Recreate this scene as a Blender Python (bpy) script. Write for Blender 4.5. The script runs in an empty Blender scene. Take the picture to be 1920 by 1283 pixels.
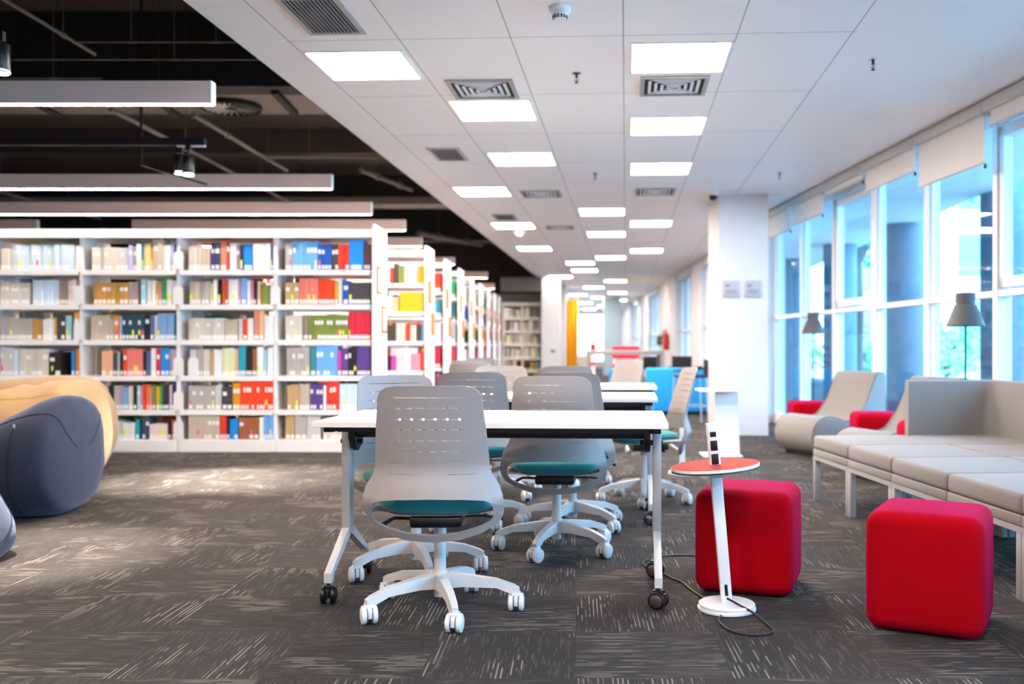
import bpy, bmesh, math, random
from mathutils import Vector, Matrix
from mathutils.geometry import tessellate_polygon
import mathutils.noise as mnoise
C = bpy.context.scene.collection
PI = math.pi
random.seed(7)
F = 1779.0                                   # focal length in pixels of the 1920 px frame

# ------------------------------------------------------------------ camera
cam_d = bpy.data.cameras.new('camera'); cam = bpy.data.objects.new('camera', cam_d); C.objects.link(cam)
cam.location = (0, 0, 1.05); cam.rotation_euler = (PI/2, 0, 0)
cam_d.sensor_width = 36; cam_d.lens = 36*F/1920
cam_d.shift_x = -120/1920; cam_d.shift_y = 8.5/1920
cam_d.clip_end = 300
cam_d.dof.use_dof = True; cam_d.dof.focus_distance = 3.75; cam_d.dof.aperture_fstop = 1.9
bpy.context.scene.camera = cam

# ------------------------------------------------------------------ exposure, world
sc = bpy.context.scene
sc.view_settings.view_transform = 'Standard'; sc.view_settings.look = 'None'
sc.view_settings.gamma = 1; sc.view_settings.use_curve_mapping = False
sc.view_settings.exposure = 1.72
sc.cycles.max_bounces = 8; sc.cycles.diffuse_bounces = 4; sc.cycles.glossy_bounces = 3
sc.cycles.transparent_max_bounces = 12; sc.cycles.sample_clamp_indirect = 6
PANEL_E, PENDANT_E, SKY_E = 21.0, 38.0, 4.5
w = bpy.data.worlds.new('world'); sc.world = w; w.use_nodes = True
bg = w.node_tree.nodes['Background']; bg.inputs[0].default_value = (.38, .68, 1.0, 1); bg.inputs[1].default_value = SKY_E

# ------------------------------------------------------------------ material helpers
def lin(h):
    h = h.lstrip('#'); o = []
    for i in (0, 2, 4):
        v = int(h[i:i+2], 16)/255
        o.append(v/12.92 if v <= .04045 else ((v+.055)/1.055)**2.4)
    return tuple(o)
class NT:
    def __init__(s, name):
        s.m = bpy.data.materials.new(name); s.m.use_nodes = True; s.t = s.m.node_tree; s.b = s.t.nodes['Principled BSDF']; s.out = s.t.nodes['Material Output']
    def n(s, typ, ins=(), **kw):
        d = s.t.nodes.new(typ)
        for k, v in kw.items(): setattr(d, k, v)
        for i, v in enumerate(ins):
            if v is None: continue
            if isinstance(v, bpy.types.NodeSocket): s.t.links.new(v, d.inputs[i])
            else: d.inputs[i].default_value = v
        return d.outputs[0]
    def mth(s, op, a, b=None, c=None): return s.n('ShaderNodeMath', (a, b, c) if c is not None else ((a, b) if b is not None else (a,)), operation=op)
    def link(s, a, name): s.t.links.new(a, s.b.inputs[name])
    def coord(s, kind='Object'):
        d = s.t.nodes.new('ShaderNodeTexCoord'); return d.outputs[kind]
    def sep(s, v):
        d = s.t.nodes.new('ShaderNodeSeparateXYZ'); s.t.links.new(v, d.inputs[0]); return d.outputs
    def comb(s, x, y, z): return s.n('ShaderNodeCombineXYZ', (x, y, z))
    def mix(s, f, a, b):
        d = s.t.nodes.new('ShaderNodeMix'); d.data_type = 'RGBA'
        for sock, v in ((d.inputs[0], f), (d.inputs[6], a), (d.inputs[7], b)):
            if isinstance(v, bpy.types.NodeSocket): s.t.links.new(v, sock)
            else: sock.default_value = v if not isinstance(v, tuple) or len(v) == 4 else (*v, 1)
        return d.outputs[2]
def mat(name, col, rough=.5, metal=0, spec=.5, sheen=0, noise=.06, nscale=30, bump=0, bscale=600, emit=0, sheen_tint=None):
    if isinstance(col, str): col = lin(col)
    N = NT(name); b = N.b
    b.inputs['Roughness'].default_value = rough; b.inputs['Metallic'].default_value = metal
    b.inputs['Specular IOR Level'].default_value = spec
    co = N.coord()
    nz = N.n('ShaderNodeTexNoise', (co, None, nscale, 3.0))
    dark = tuple(x*(1-noise) for x in col); lite = tuple(min(1, x*(1+noise)) for x in col)
    N.link(N.mix(nz, dark, lite), 'Base Color')
    if sheen:
        b.inputs['Sheen Weight'].default_value = sheen; b.inputs['Sheen Roughness'].default_value = .4
        if sheen_tint: b.inputs['Sheen Tint'].default_value = (*sheen_tint, 1)
    if bump:
        n2 = N.n('ShaderNodeTexNoise', (co, None, bscale, 2.0))
        bp = N.t.nodes.new('ShaderNodeBump'); bp.inputs['Strength'].default_value = bump; bp.inputs['Distance'].default_value = .002
        N.t.links.new(n2, bp.inputs['Height']); N.t.links.new(bp.outputs[0], b.inputs['Normal'])
    if emit:
        b.inputs['Emission Color'].default_value = (*col, 1); b.inputs['Emission Strength'].default_value = emit
    return N.m
M = {}
M['shell'] = mat('shell_plastic', '#978d89', .42, noise=.02)
M['teal'] = mat('teal_fabric', '#0a7478', .9, sheen=.25, bump=.3, bscale=900)
M['base'] = mat('base_plastic', '#c9c3bf', .4, noise=.02)
M['castor_white'] = mat('castor_white', '#dedcda', .35, noise=.02)
M['tread'] = mat('castor_tread', '#5d5d60', .6)
M['black'] = mat('black_plastic', '#0b0b0d', .35)
M['blacksoft'] = mat('black_soft', '#15161a', .6)
M['chrome'] = mat('chrome_hub', '#b9b2ab', .18, metal=1)
M['table_top'] = mat('white_laminate', '#f4efe9', .35, noise=.01)
M['table_edge'] = mat('edge_band', '#eee2d4', .45, noise=.02)
M['rail'] = mat('graphite_steel', '#2f2a2c', .4, metal=.3)
M['alu'] = mat('silver_steel', '#b5b1b0', .38, metal=.25, noise=.03)
M['red'] = mat('red_fabric', (.36, .0, .004), .85, spec=.06, sheen=.13, sheen_tint=(1, .0, .85), bump=.4, bscale=1200, noise=.05)
M['redflat'] = mat('red_seat_fabric', '#d8203f', .8)
M['sofa'] = mat('grey_weave', '#837d79', .95, sheen=.2, bump=.5, bscale=700, noise=.08, nscale=120)
M['sofa_seam'] = mat('grey_seam', '#565250', .9)
M['white_metal'] = mat('white_powdercoat', '#ebe8e6', .4, noise=.015)
M['shelf'] = mat('white_shelf_steel', '#f1eeea', .45, noise=.015)
M['shelfgrey'] = mat('pale_shelf_back', '#d6d0ca', .6, noise=.02)
M['orange_disc'] = mat('coral_laminate', '#c24335', .8, spec=.15, noise=.03)
M['cable'] = mat('black_rubber', '#141516', .5)
M['navy'] = mat('navy_cotton', '#131b2e', .8, sheen=.45, sheen_tint=(.5, .6, .9), bump=.6, bscale=500, noise=.12, nscale=60)
M['navy_dark'] = mat('navy_thread', '#0d1220', .9)
M['tan'] = mat('tan_cotton', '#a88559', .85, sheen=.2, bump=.4, bscale=500, noise=.05)
M['tan_dark'] = mat('tan_thread', '#a98551', .9)
M['white_wall'] = mat('white_paint', '#cdcaca', .7, noise=.015, nscale=6)
M['black_ceiling'] = mat('black_paint', '#423934', .8, noise=.3, nscale=3)
M['black_beam'] = mat('black_beam_paint', '#040404', .7)
M['dark_duct'] = mat('dark_duct_paint', '#332c29', .6, noise=.15)
M['pipe'] = mat('dusty_conduit', '#6a605b', .6, noise=.2)
M['pale_duct'] = mat('galvanised_duct', '#6d6561', .5, noise=.2, nscale=4)
M['pendant'] = mat('pendant_body', '#f5d3c0', .5, noise=.02)
M['pendant_white'] = mat('pendant_cap', '#e9e9ea', .4)
M['alu_grille'] = mat('grille_aluminium', '#a9a4a1', .4, metal=.3)
M['dark_gap'] = mat('dark_plenum', '#1c1b1c', .8)
M['mullion'] = mat('white_aluminium', '#e4e2e2', .45, noise=.01)
M['gasket'] = mat('dark_gasket', '#54585c', .6)
M['blind'] = mat('blind_fabric', '#dcd9d6', .85, noise=.01)
M['blind_case'] = mat('blind_casing', '#c0bdbb', .5)
M['greytable'] = mat('pinkish_grey_laminate', '#8b8280', .5)
M['yellow'] = mat('yellow_curtain', '#eaa800', .8, noise=.05)
M['blue'] = mat('blue_upholstery', '#0a94e0', .8, sheen=.2)
M['lamp_grey'] = mat('lamp_grey', '#4e4d50', .6)
M['plaque'] = mat('plaque_grey', '#a9a6aa', .35)
M['plaque_ink'] = mat('plaque_ink', '#55545c', .5)
M['sign_orange'] = mat('sign_orange', '#c46504', .6)
M['paper'] = mat('white_paper', '#f6f4ee', .7)
M['yellow_label'] = mat('yellow_label', '#eef04a', .6)
M['pink_label'] = mat('pink_label', '#f2559a', .6)
M['blue_ink'] = mat('blue_sign', '#2858a8', .5)
M['redpaint'] = mat('red_enamel', '#c9281e', .35)
def emis(name, col, e):
    N = NT(name); N.b.inputs['Base Color'].default_value = (.9, .9, .9, 1)
    co = N.coord(); nz = N.n('ShaderNodeTexNoise', (co, None, 3.0, 1.0))
    N.link(N.mix(nz, tuple(x*.98 for x in col), col), 'Emission Color')
    N.b.inputs['Emission Strength'].default_value = e
    return N.m
M['panel_light'] = emis('panel_light', (1, .865, .775), PANEL_E)
M['pendant_light'] = emis('pendant_light', (1, .86, .75), PENDANT_E)
M['spot_light'] = emis('spot_light', (1, .95, .85), 30)
def glass_mat(name, tint):
    N = NT(name); t = N.t; t.nodes.remove(N.b)
    tr = t.nodes.new('ShaderNodeBsdfTransparent'); tr.inputs[0].default_value = (*tint, 1)
    gl = t.nodes.new('ShaderNodeBsdfGlossy'); gl.inputs['Roughness'].default_value = .01; gl.inputs[0].default_value = (.8, .9, 1, 1)
    lw = t.nodes.new('ShaderNodeLayerWeight'); lw.inputs['Blend'].default_value = .5
    q = N.mth('POWER', lw.outputs['Facing'], 4.0); fac = N.mth('MULTIPLY_ADD', q, .42, .02)
    mx = t.nodes.new('ShaderNodeMixShader')
    t.links.new(fac, mx.inputs[0]); t.links.new(tr.outputs[0], mx.inputs[1]); t.links.new(gl.outputs[0], mx.inputs[2]); t.links.new(mx.outputs[0], N.out.inputs[0])
    return N.m
M['glass'] = glass_mat('blue_tinted_glass', (.80, .93, .985))

# carpet: half-metre tiles, streaks running alternately along and across
def carpet():
    N = NT('carpet_tiles'); x, y, z = N.sep(N.coord())
    cx = N.mth('FLOOR', N.mth('DIVIDE', x, .5)); cy = N.mth('FLOOR', N.mth('DIVIDE', y, .5))
    par = N.mth('ABSOLUTE', N.mth('MODULO', N.mth('ADD', cx, cy), 2.0))
    inv = N.mth('SUBTRACT', 1.0, par)
    u = N.mth('ADD', N.mth('MULTIPLY', x, par), N.mth('MULTIPLY', y, inv))
    v = N.mth('ADD', N.mth('MULTIPLY', y, par), N.mth('MULTIPLY', x, inv))
    cell = N.n('ShaderNodeTexWhiteNoise', (N.comb(cx, cy, 3.0),))
    def streak(w, sc_, lo, hi, wid, seed):
        un = N.mth('DIVIDE', u, w); iu = N.mth('FLOOR', un); fu = N.mth('FRACT', un)
        nz = N.n('ShaderNodeTexNoise', (N.comb(N.mth('MULTIPLY', iu, 7.31), N.mth('MULTIPLY', v, sc_), N.mth('MULTIPLY', N.mth('ADD', cx, N.mth('MULTIPLY', cy, 3.7)), 5.1+seed)), None, 1.0, 1.0))
        on = N.n('ShaderNodeMapRange', (nz, lo, hi, 0.0, 1.0))
        ln = N.n('ShaderNodeMapRange', (N.mth('ABSOLUTE', N.mth('SUBTRACT', fu, .5)), wid, wid*.6, 0.0, 1.0))
        return N.mth('MULTIPLY', on, ln)
    clus = N.n('ShaderNodeTexNoise', (N.comb(u, N.mth('MULTIPLY', v, .6), N.mth('MULTIPLY', cell, 40.0)), None, 5.0, 1.0))
    clm = N.n('ShaderNodeMapRange', (clus, .46, .60, .0, 1.0))
    s1 = N.mth('MULTIPLY', streak(.0155, 6.0, .50, .55, .17, 0.0), clm)
    s2 = N.mth('MULTIPLY', streak(.0072, 9.0, .54, .64, .2, 2.3), .30)
    st = N.mth('MAXIMUM', s1, s2)
    sp = N.n('ShaderNodeTexNoise', (N.coord(), None, 420.0, 2.0))
    spm = N.n('ShaderNodeMapRange', (sp, .35, .72, 0.0, 1.0))
    base = N.mix(spm, lin('#13110f'), lin('#433d39'))
    base = N.mix(N.mth('MULTIPLY', cell, .2), base, lin('#4d4743'))
    col = N.mix(N.mth('MULTIPLY', st, .72), base, lin('#a3968a'))
    seam = N.mth('MAXIMUM', N.n('ShaderNodeMapRange', (N.mth('ABSOLUTE', N.mth('SUBTRACT', N.mth('FRACT', N.mth('DIVIDE', x, .5)), .5)), .496, .499, 0.0, 1.0)),
                 N.n('ShaderNodeMapRange', (N.mth('ABSOLUTE', N.mth('SUBTRACT', N.mth('FRACT', N.mth('DIVIDE', y, .5)), .5)), .496, .499, 0.0, 1.0)))
    col = N.mix(N.mth('MULTIPLY', seam, .15), col, lin('#1f1c1b'))
    N.link(col, 'Base Color'); N.b.inputs['Roughness'].default_value = .9; N.b.inputs['Specular IOR Level'].default_value = .25
    N.b.inputs['Sheen Weight'].default_value = .0
    bp = N.t.nodes.new('ShaderNodeBump'); bp.inputs['Strength'].default_value = .5; bp.inputs['Distance'].default_value = .002
    N.t.links.new(spm, bp.inputs['Height']); N.t.links.new(bp.outputs[0], N.b.inputs['Normal'])
    return N.m
M['carpet'] = carpet()
# white ceiling: metal panels 0.656 x 1.25 m between x = 0 and x = 3.28 of the ceiling's own axes
def ceil_mat():
    N = NT('ceiling_panels'); x, y, z = N.sep(N.coord())
    fx = N.mth('ABSOLUTE', N.mth('SUBTRACT', N.mth('FRACT', N.mth('ADD', N.mth('DIVIDE', x, .656), .5)), .5))
    lx = N.mth('LESS_THAN', fx, .006)
    fy = N.mth('ABSOLUTE', N.mth('SUBTRACT', N.mth('FRACT', N.mth('ADD', N.mth('DIVIDE', N.mth('SUBTRACT', y, 5.6), 1.25), .5)), .5))
    ly = N.mth('LESS_THAN', fy, .0032)
    inside = N.mth('MULTIPLY', N.mth('GREATER_THAN', x, -.01), N.mth('LESS_THAN', x, 3.29))
    ln = N.mth('MULTIPLY', N.mth('MAXIMUM', lx, ly), inside)
    nz = N.n('ShaderNodeTexNoise', (N.coord(), None, 1.2, 2.0))
    base = N.mix(nz, lin('#f1ebe8'), lin('#f6f1ee'))
    N.link(N.mix(N.mth('MULTIPLY', ln, .75), base, lin('#8d8683')), 'Base Color'); N.b.inputs['Roughness'].default_value = .6
    return N.m
M['ceiling'] = ceil_mat()

# ------------------------------------------------------------------ mesh helpers
class B:
    def __init__(s): s.bm = bmesh.new()
    def _merge(s, t, mi, mx=None):
        if mx is not None: t.transform(mx)
        for f in t.faces: f.material_index = mi
        me = bpy.data.meshes.new('t'); t.to_mesh(me); t.free(); s.bm.from_mesh(me); bpy.data.meshes.remove(me)
    def box(s, c, d, rz=0, bev=0, seg=2, mi=0, rx=0, ry=0):
        t = bmesh.new(); bmesh.ops.create_cube(t, size=1); t.transform(Matrix.Diagonal((*d, 1)))
        if bev: bmesh.ops.bevel(t, geom=t.edges[:], offset=bev, segments=seg, profile=.5, affect='EDGES')
        s._merge(t, mi, Matrix.Translation(c) @ Matrix.Rotation(rz, 4, 'Z') @ Matrix.Rotation(ry, 4, 'Y') @ Matrix.Rotation(rx, 4, 'X')); return s
    def bb(s, x0, x1, y0, y1, z0, z1, bev=0, mi=0, seg=2): return s.box(((x0+x1)/2, (y0+y1)/2, (z0+z1)/2), (x1-x0, y1-y0, z1-z0), bev=bev, mi=mi, seg=seg)
    def cyl(s, p0, p1, r0, r1=None, seg=16, mi=0, bev=0):
        r1 = r0 if r1 is None else r1; p0, p1 = Vector(p0), Vector(p1); d = p1-p0
        t = bmesh.new(); bmesh.ops.create_cone(t, cap_ends=True, segments=seg, radius1=r0, radius2=r1, depth=d.length)
        if bev:
            e = [e for e in t.edges if abs(e.verts[0].co.z-e.verts[1].co.z) < 1e-6]
            bmesh.ops.bevel(t, geom=e, offset=bev, segments=2, profile=.5, affect='EDGES')
        q = d.to_track_quat('Z', 'Y').to_matrix().to_4x4()
        s._merge(t, mi, Matrix.Translation((p0+p1)/2) @ q); return s
    def tube(s, pts, r, seg=8, mi=0, closed=False):
        pts = [Vector(p) for p in pts]; n = len(pts); rings = []; up = Vector((0, 0, 1))
        for i, p in enumerate(pts):
            a = pts[(i-1) % n] if (closed or i) else p; b_ = pts[(i+1) % n] if (closed or i < n-1) else p
            d = (b_-a).normalized(); u = d.cross(up)
            if u.length < .05: u = d.cross(Vector((1, 0, 0)))
            u.normalize(); v = d.cross(u)
            rr = r[i] if isinstance(r, (list, tuple)) else r
            rings.append([s.bm.verts.new(p+u*rr*math.cos(2*PI*k/seg)+v*rr*math.sin(2*PI*k/seg)) for k in range(seg)])
        m_ = n if closed else n-1
        for i in range(m_):
            for k in range(seg):
                f = s.bm.faces.new((rings[i][k], rings[i][(k+1) % seg], rings[(i+1) % n][(k+1) % seg], rings[(i+1) % n][k])); f.material_index = mi
        if not closed:
            for rg in (rings[0][::-1], rings[-1]):
                f = s.bm.faces.new(rg); f.material_index = mi
        return s
    def prism(s, prof, a0, a1, axis='y', mi=0, bev=0):
        """closed outline prof of (u,v) swept along an axis: y -> (u,t,v), x -> (t,u,v), z -> (u,v,t)"""
        t = bmesh.new(); mk = {'y': lambda u, v, q: (u, q, v), 'x': lambda u, v, q: (q, u, v), 'z': lambda u, v, q: (u, v, q)}[axis]
        A = [t.verts.new(mk(u, v, a0)) for u, v in prof]; Bv = [t.verts.new(mk(u, v, a1)) for u, v in prof]; n = len(prof)
        for i in range(n): t.faces.new((A[i], A[(i+1) % n], Bv[(i+1) % n], Bv[i]))
        fa = t.faces.new(A); fb = t.faces.new(Bv[::-1])
        if bev:
            es = list(set(list(fa.edges)+list(fb.edges))); bmesh.ops.bevel(t, geom=es, offset=bev, segments=3, profile=.5, affect='EDGES')
        bmesh.ops.recalc_face_normals(t, faces=t.faces[:]); s._merge(t, mi); return s
    def lathe(s, prof, seg=32, c=(0, 0, 0), mi=0):
        rings = []
        for r, z in prof:
            if r < 1e-6: rings.append([s.bm.verts.new((c[0], c[1], c[2]+z))])
            else: rings.append([s.bm.verts.new((c[0]+r*math.cos(2*PI*k/seg), c[1]+r*math.sin(2*PI*k/seg), c[2]+z)) for k in range(seg)])
        for a, b_ in zip(rings, rings[1:]):
            for k in range(seg):
                q = (k+1) % seg
                if len(a) == 1 and len(b_) == 1: continue
                if len(a) == 1: f = s.bm.faces.new((a[0], b_[q], b_[k]))
                elif len(b_) == 1: f = s.bm.faces.new((a[k], a[q], b_[0]))
                else: f = s.bm.faces.new((a[k], a[q], b_[q], b_[k]))
                f.material_index = mi
        return s
    def loft(s, rings, mi=0, cap=True):
        R_ = [[s.bm.verts.new(p) for p in r] for r in rings]; n = len(R_[0])
        for a, b_ in zip(R_, R_[1:]):
            for k in range(n):
                f = s.bm.faces.new((a[k], a[(k+1) % n], b_[(k+1) % n], b_[k])); f.material_index = mi
        if cap:
            for r in (R_[0][::-1], R_[-1]):
                f = s.bm.faces.new(r); f.material_index = mi
        return s
    def build(s, name, mats, parent=None, smooth=35, recalc=True):
        if recalc: bmesh.ops.recalc_face_normals(s.bm, faces=s.bm.faces[:])
        me = bpy.data.meshes.new(name); s.bm.to_mesh(me); s.bm.free()
        for m in (mats if isinstance(mats, (list, tuple)) else (mats,)): me.materials.append(M[m] if isinstance(m, str) else m)
        if smooth:
            me.shade_smooth(); me.set_sharp_from_angle(angle=math.radians(smooth))
        o = bpy.data.objects.new(name, me); C.objects.link(o)
        if parent: o.parent = parent
        return o
def tag(o, label=None, cat=None, group=None, kind=None):
    if label: o['label'] = label
    if cat: o['category'] = cat
    if group: o['group'] = group
    if kind: o['kind'] = kind
    return o
def root(name, loc=(0, 0, 0), rz=0, label=None, cat=None, group=None, kind=None):
    o = bpy.data.objects.new(name, None); C.objects.link(o); o.location = loc; o.rotation_euler = (0, 0, rz); o.empty_display_size = .1
    return tag(o, label, cat, group, kind)
def copy_tree(o, parent=None):
    c = o.copy(); C.objects.link(c)
    if parent: c.parent = parent
    for ch in list(o.children): copy_tree(ch, c)
    return c
def dup(o, loc, rz, label, group=None):
    c = copy_tree(o); c.location = loc; c.rotation_euler = (0, 0, rz); c['label'] = label
    if group: c['group'] = group
    return c
def struct(o): o['kind'] = 'structure'; return o
# ================================================================== SETTING
CZ = 2.85                                    # white ceiling height
YAWC = -math.atan(.0525)                     # the white ceiling's grid runs slightly to the right with depth
YAWW = math.atan(.073)                       # the window wall leans the other way
def CP(px, py):                              # a ceiling-fixture spot: where a sight line meets the white ceiling
    Y = (CZ-1.05)*F/(650-py); return ((px-1080)*Y/F, Y)
# floor
b = B(); b.bb(-14, 8, -4, 52, -.1, 0); fl = struct(b.build('floor', 'carpet', smooth=0)); fl.rotation_euler.z = 0
# white ceiling (own axes: x across the grid, y along it)
b = B(); b.bb(-.315, 6.2, -4, 50, 0, .12); o = struct(b.build('ceiling', 'ceiling', smooth=0)); o.location = (-1.985, 0, CZ); o.rotation_euler.z = YAWC
# bulkhead closing the step up to the black ceiling
b = B(); b.bb(-.315, -.25, -4, 50, .121, 1.08); o = struct(b.build('trim_1', 'white_wall', smooth=0)); o.location = (-1.985, 0, CZ); o.rotation_euler.z = YAWC
b = B(); b.bb(-14, .9, -4, 50, 3.95, 4.05); struct(b.build('ceiling_black', 'black_ceiling', smooth=0))
# walls
b = B(); b.bb(-14.1, -14, -4, 50, 0, 4.05); struct(b.build('wall_left', 'white_wall', smooth=0))
b = B(); b.bb(-14, 8, -4.1, -4, 0, 4.05); struct(b.build('wall_rear', 'white_wall', smooth=0))
b = B(); b.bb(-14, -.85, 27, 27.2, 0, 2.55); b.bb(-14, -.85, 27, 27.2, 2.55, 4.0, mi=1); struct(b.build('wall_far_left', ['white_wall', 'black_ceiling'], smooth=0))
b = B(); b.bb(-1.9, -.86, 23.9, 24.2, 2.45, 2.80); struct(b.build('trim_2', 'pale_duct', smooth=0))
# pier beside the yellow curtain
b = B(); b.bb(-.88, -.42, 24.4, 27.2, 0, CZ); struct(b.build('column_far', 'white_wall', smooth=0))
b = B(); b.prism([(-.07, -.05), (.07, 0), (-.07, .05)], -.004, .004, 'y'); o = b.build('arrow_sign', 'blue_ink'); o.location = (-.57, 24.39, .93)
tag(o, 'small blue arrow sign on the white pier beside the yellow curtain', 'sign')
# far end wall with a big window
b = B()
b.bb(-3, .0, 47, 47.2, 0, CZ); b.bb(1.45, 3, 47, 47.2, 0, CZ); b.bb(0, 1.45, 47, 47.2, 2.62, CZ); b.bb(0, 1.45, 47, 47.2, 0, .35)
struct(b.build('wall_far', 'white_wall', smooth=0))
wr = root('window_far', (0, 0, 0), kind='structure')
b = B(); b.bb(0, 1.45, 47.05, 47.07, .35, 2.62); b.build('pane', 'glass', wr, smooth=0)
b = B()
for x in (0, .72, 1.39): b.bb(x, x+.06, 47.0, 47.1, .35, 2.62)
b.bb(0, 1.45, 47.0, 47.1, 1.3, 1.36); b.build('window_frame', 'mullion', wr, smooth=0)
b = B(); b.bb(-.42, -.3, 27.2, 47, 0, CZ); struct(b.build('wall_corridor', 'white_wall', smooth=0))
b = B(); b.bb(1.0, 1.62, 34.4, 35.0, 0, CZ-.01); struct(b.build('column_corridor', mat('bluegrey_paint', '#9fb6c2', .6), smooth=0))
# right-hand white column with ceiling camera and two plaques
b = B(); b.bb(1.69, 2.27, 11.2, 12.1, 0, CZ); struct(b.build('column_white', 'white_wall', smooth=0))
pl = root('room_plaque', (1.83, 11.195, 1.73), 0, 'square grey plaque with a small symbol on white column, nearer its corner', 'sign', 'plaques on the white column')
b = B(); b.box((0, -.006, 0), (.2, .012, .2), bev=.003); b.build('plate', 'plaque', pl)
b = B(); b.box((-.055, -.0135, .035), (.04, .003, .012), rx=0, ry=.6); b.box((-.03, -.0135, .045), (.04, .003, .010), ry=-.5); b.box((0, -.0135, -.02), (.13, .003, .007)); b.box((0, -.0135, -.045), (.13, .003, .007))
b.build('symbol', 'plaque_ink', pl, smooth=0)
p2 = dup(pl, (2.09, 11.195, 1.73), 0, 'square grey plaque with a small symbol on white column, beside the window')
cd = root('dome_camera', (1.59, 11.0, CZ), 0, 'small black dome camera under the ceiling at the white column', 'camera')
b = B(); b.cyl((0, 0, -.05), (0, 0, 0), .06, seg=24, bev=.008); b.build('housing', 'white_metal', cd)
b = B(); b.lathe([(.05, -.05), (.045, -.08), (.03, -.1), (0, -.108)], 20); b.build('dome', 'black', cd)

# ---------------- window wall: bays of glass between white posts
WR = root('w_tmp'); bpy.data.objects.remove(WR)
def wallpt(x, s):                            # wall axes -> world
    return Vector((3.75+x*math.cos(YAWW)-s*math.sin(YAWW), x*math.sin(YAWW)+s*math.cos(YAWW), 0))
S0, DS = 7.20, 1.19
posts = [S0+DS*k for k in range(-9, 6)]
def window_bay(s0, s1, i, heavy):
    p = wallpt(0, s0); r = root('window_%d' % i, (p.x, p.y, 0), YAWW, kind='structure'); L = s1-s0
    b = B(); b.bb(.0, .012, .05, L-.03, .12, 2.8); b.build('pane', 'glass', r, smooth=0)
    b = B(); b.bb(-.06, .06, -.033, .033, 0, CZ, bev=.003); b.build('mullion', 'mullion', r, smooth=0)
    b = B(); b.bb(-.05, .05, .033, L-.033, 1.425, 1.475, bev=.002); b.bb(-.05, .05, .033, L-.033, .08, .14); b.bb(-.05, .05, .033, L-.033, 2.72, CZ)
    b.build('window_rail', 'mullion', r, smooth=0)
    b = B()
    if heavy:                                # opening casement above the rail
        for (y0, y1, z0, z1) in ((.05, .11, 1.49, 2.70), (L-.10, L-.04, 1.49, 2.70), (.05, L-.04, 1.49, 1.57), (.05, L-.04, 2.62, 2.70)): b.bb(-.045, .03, y0, y1, z0, z1, bev=.003)
        b.bb(-.05, -.03, .034, .05, 1.49, 2.70, mi=1)
    else:
        b.bb(-.02, .02, .033, .055, .14, 2.72); b.bb(-.02, .02, L-.055, L-.033, .14, 2.72)
    b.build('sash', ['mullion', 'gasket'], r, smooth=0)
for i, (a, c) in enumerate(zip(posts, posts[1:])): window_bay(a, c, i+1, (i-8) % 3 == 0)
b = B(); p0, p1 = wallpt(.0, posts[0]), wallpt(0, posts[-1])
b.bb(-.06, .06, 0, posts[-1]-posts[0], 0, .08); o = struct(b.build('trim_3', 'mullion', smooth=0)); o.location = (p0.x, p0.y, 0); o.rotation_euler.z = YAWW
b = B(); b.bb(-.06, .06, -.04, .04, 0, CZ); o = struct(b.build('mullion_last', 'mullion', smooth=0)); o.location = (p1.x, p1.y, 0); o.rotation_euler.z = YAWW
# roller blinds: casing in front of the posts, fabric lowered by different amounts
drops = {-4: .10, -3: .10, -2: .10, -1: .10, 0: .35, 1: .19, 2: .05, 3: .22, 4: .25, 5: .3}
names = {0: 'white roller blind lowered furthest, over the bay nearest the tall lamp', 1: 'white roller blind half drawn, next beyond the most lowered blind',
         2: 'white roller blind rolled right up between two lowered blinds', 3: 'white roller blind lowered, second from the white column', 4: 'white roller blind lowered, directly beside the white column',
         -1: 'white roller blind rolled up above the casement at the picture edge'}
BS0 = 6.94
for k in range(-4, 5):
    s0 = BS0+1.19*k; L = 1.19; p = wallpt(-.25, s0)
    r = root('roller_blind', (p.x, p.y, 0), YAWW, names.get(k, 'white roller blind rolled up under the ceiling above the glass'), 'blind', 'roller blinds along the window wall')
    d = drops[k]
    b = B(); b.bb(-.05, .05, .01, L-.01, CZ-.10, CZ-.015, bev=.006); b.bb(-.02, .06, 0, L, CZ-.018, CZ-.001, mi=1); b.build('casing', ['blind_case', 'gasket'], r)
    b = B(); b.bb(-.012, -.008, .03, L-.06, CZ-.10-d, CZ-.09); b.build('blind_fabric', 'blind', r, smooth=0)
    b = B(); b.cyl((-.01, .03, CZ-.105-d), (-.01, L-.06, CZ-.105-d), .009, seg=8); b.build('hem_bar', 'blind_case', r)
    b = B(); b.box((0, 0, CZ-.07), (.11, .012, .11), bev=.003); b.cyl((-.01, .015, CZ-.10), (-.01, .015, CZ-.12-d), .003, seg=6); b.cyl((-.01, .015, CZ-.12-d), (-.01, .015, CZ-.15-d), .011, seg=8, mi=1)
    b.build('bracket', ['blind_case', 'blacksoft'], r)
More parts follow.
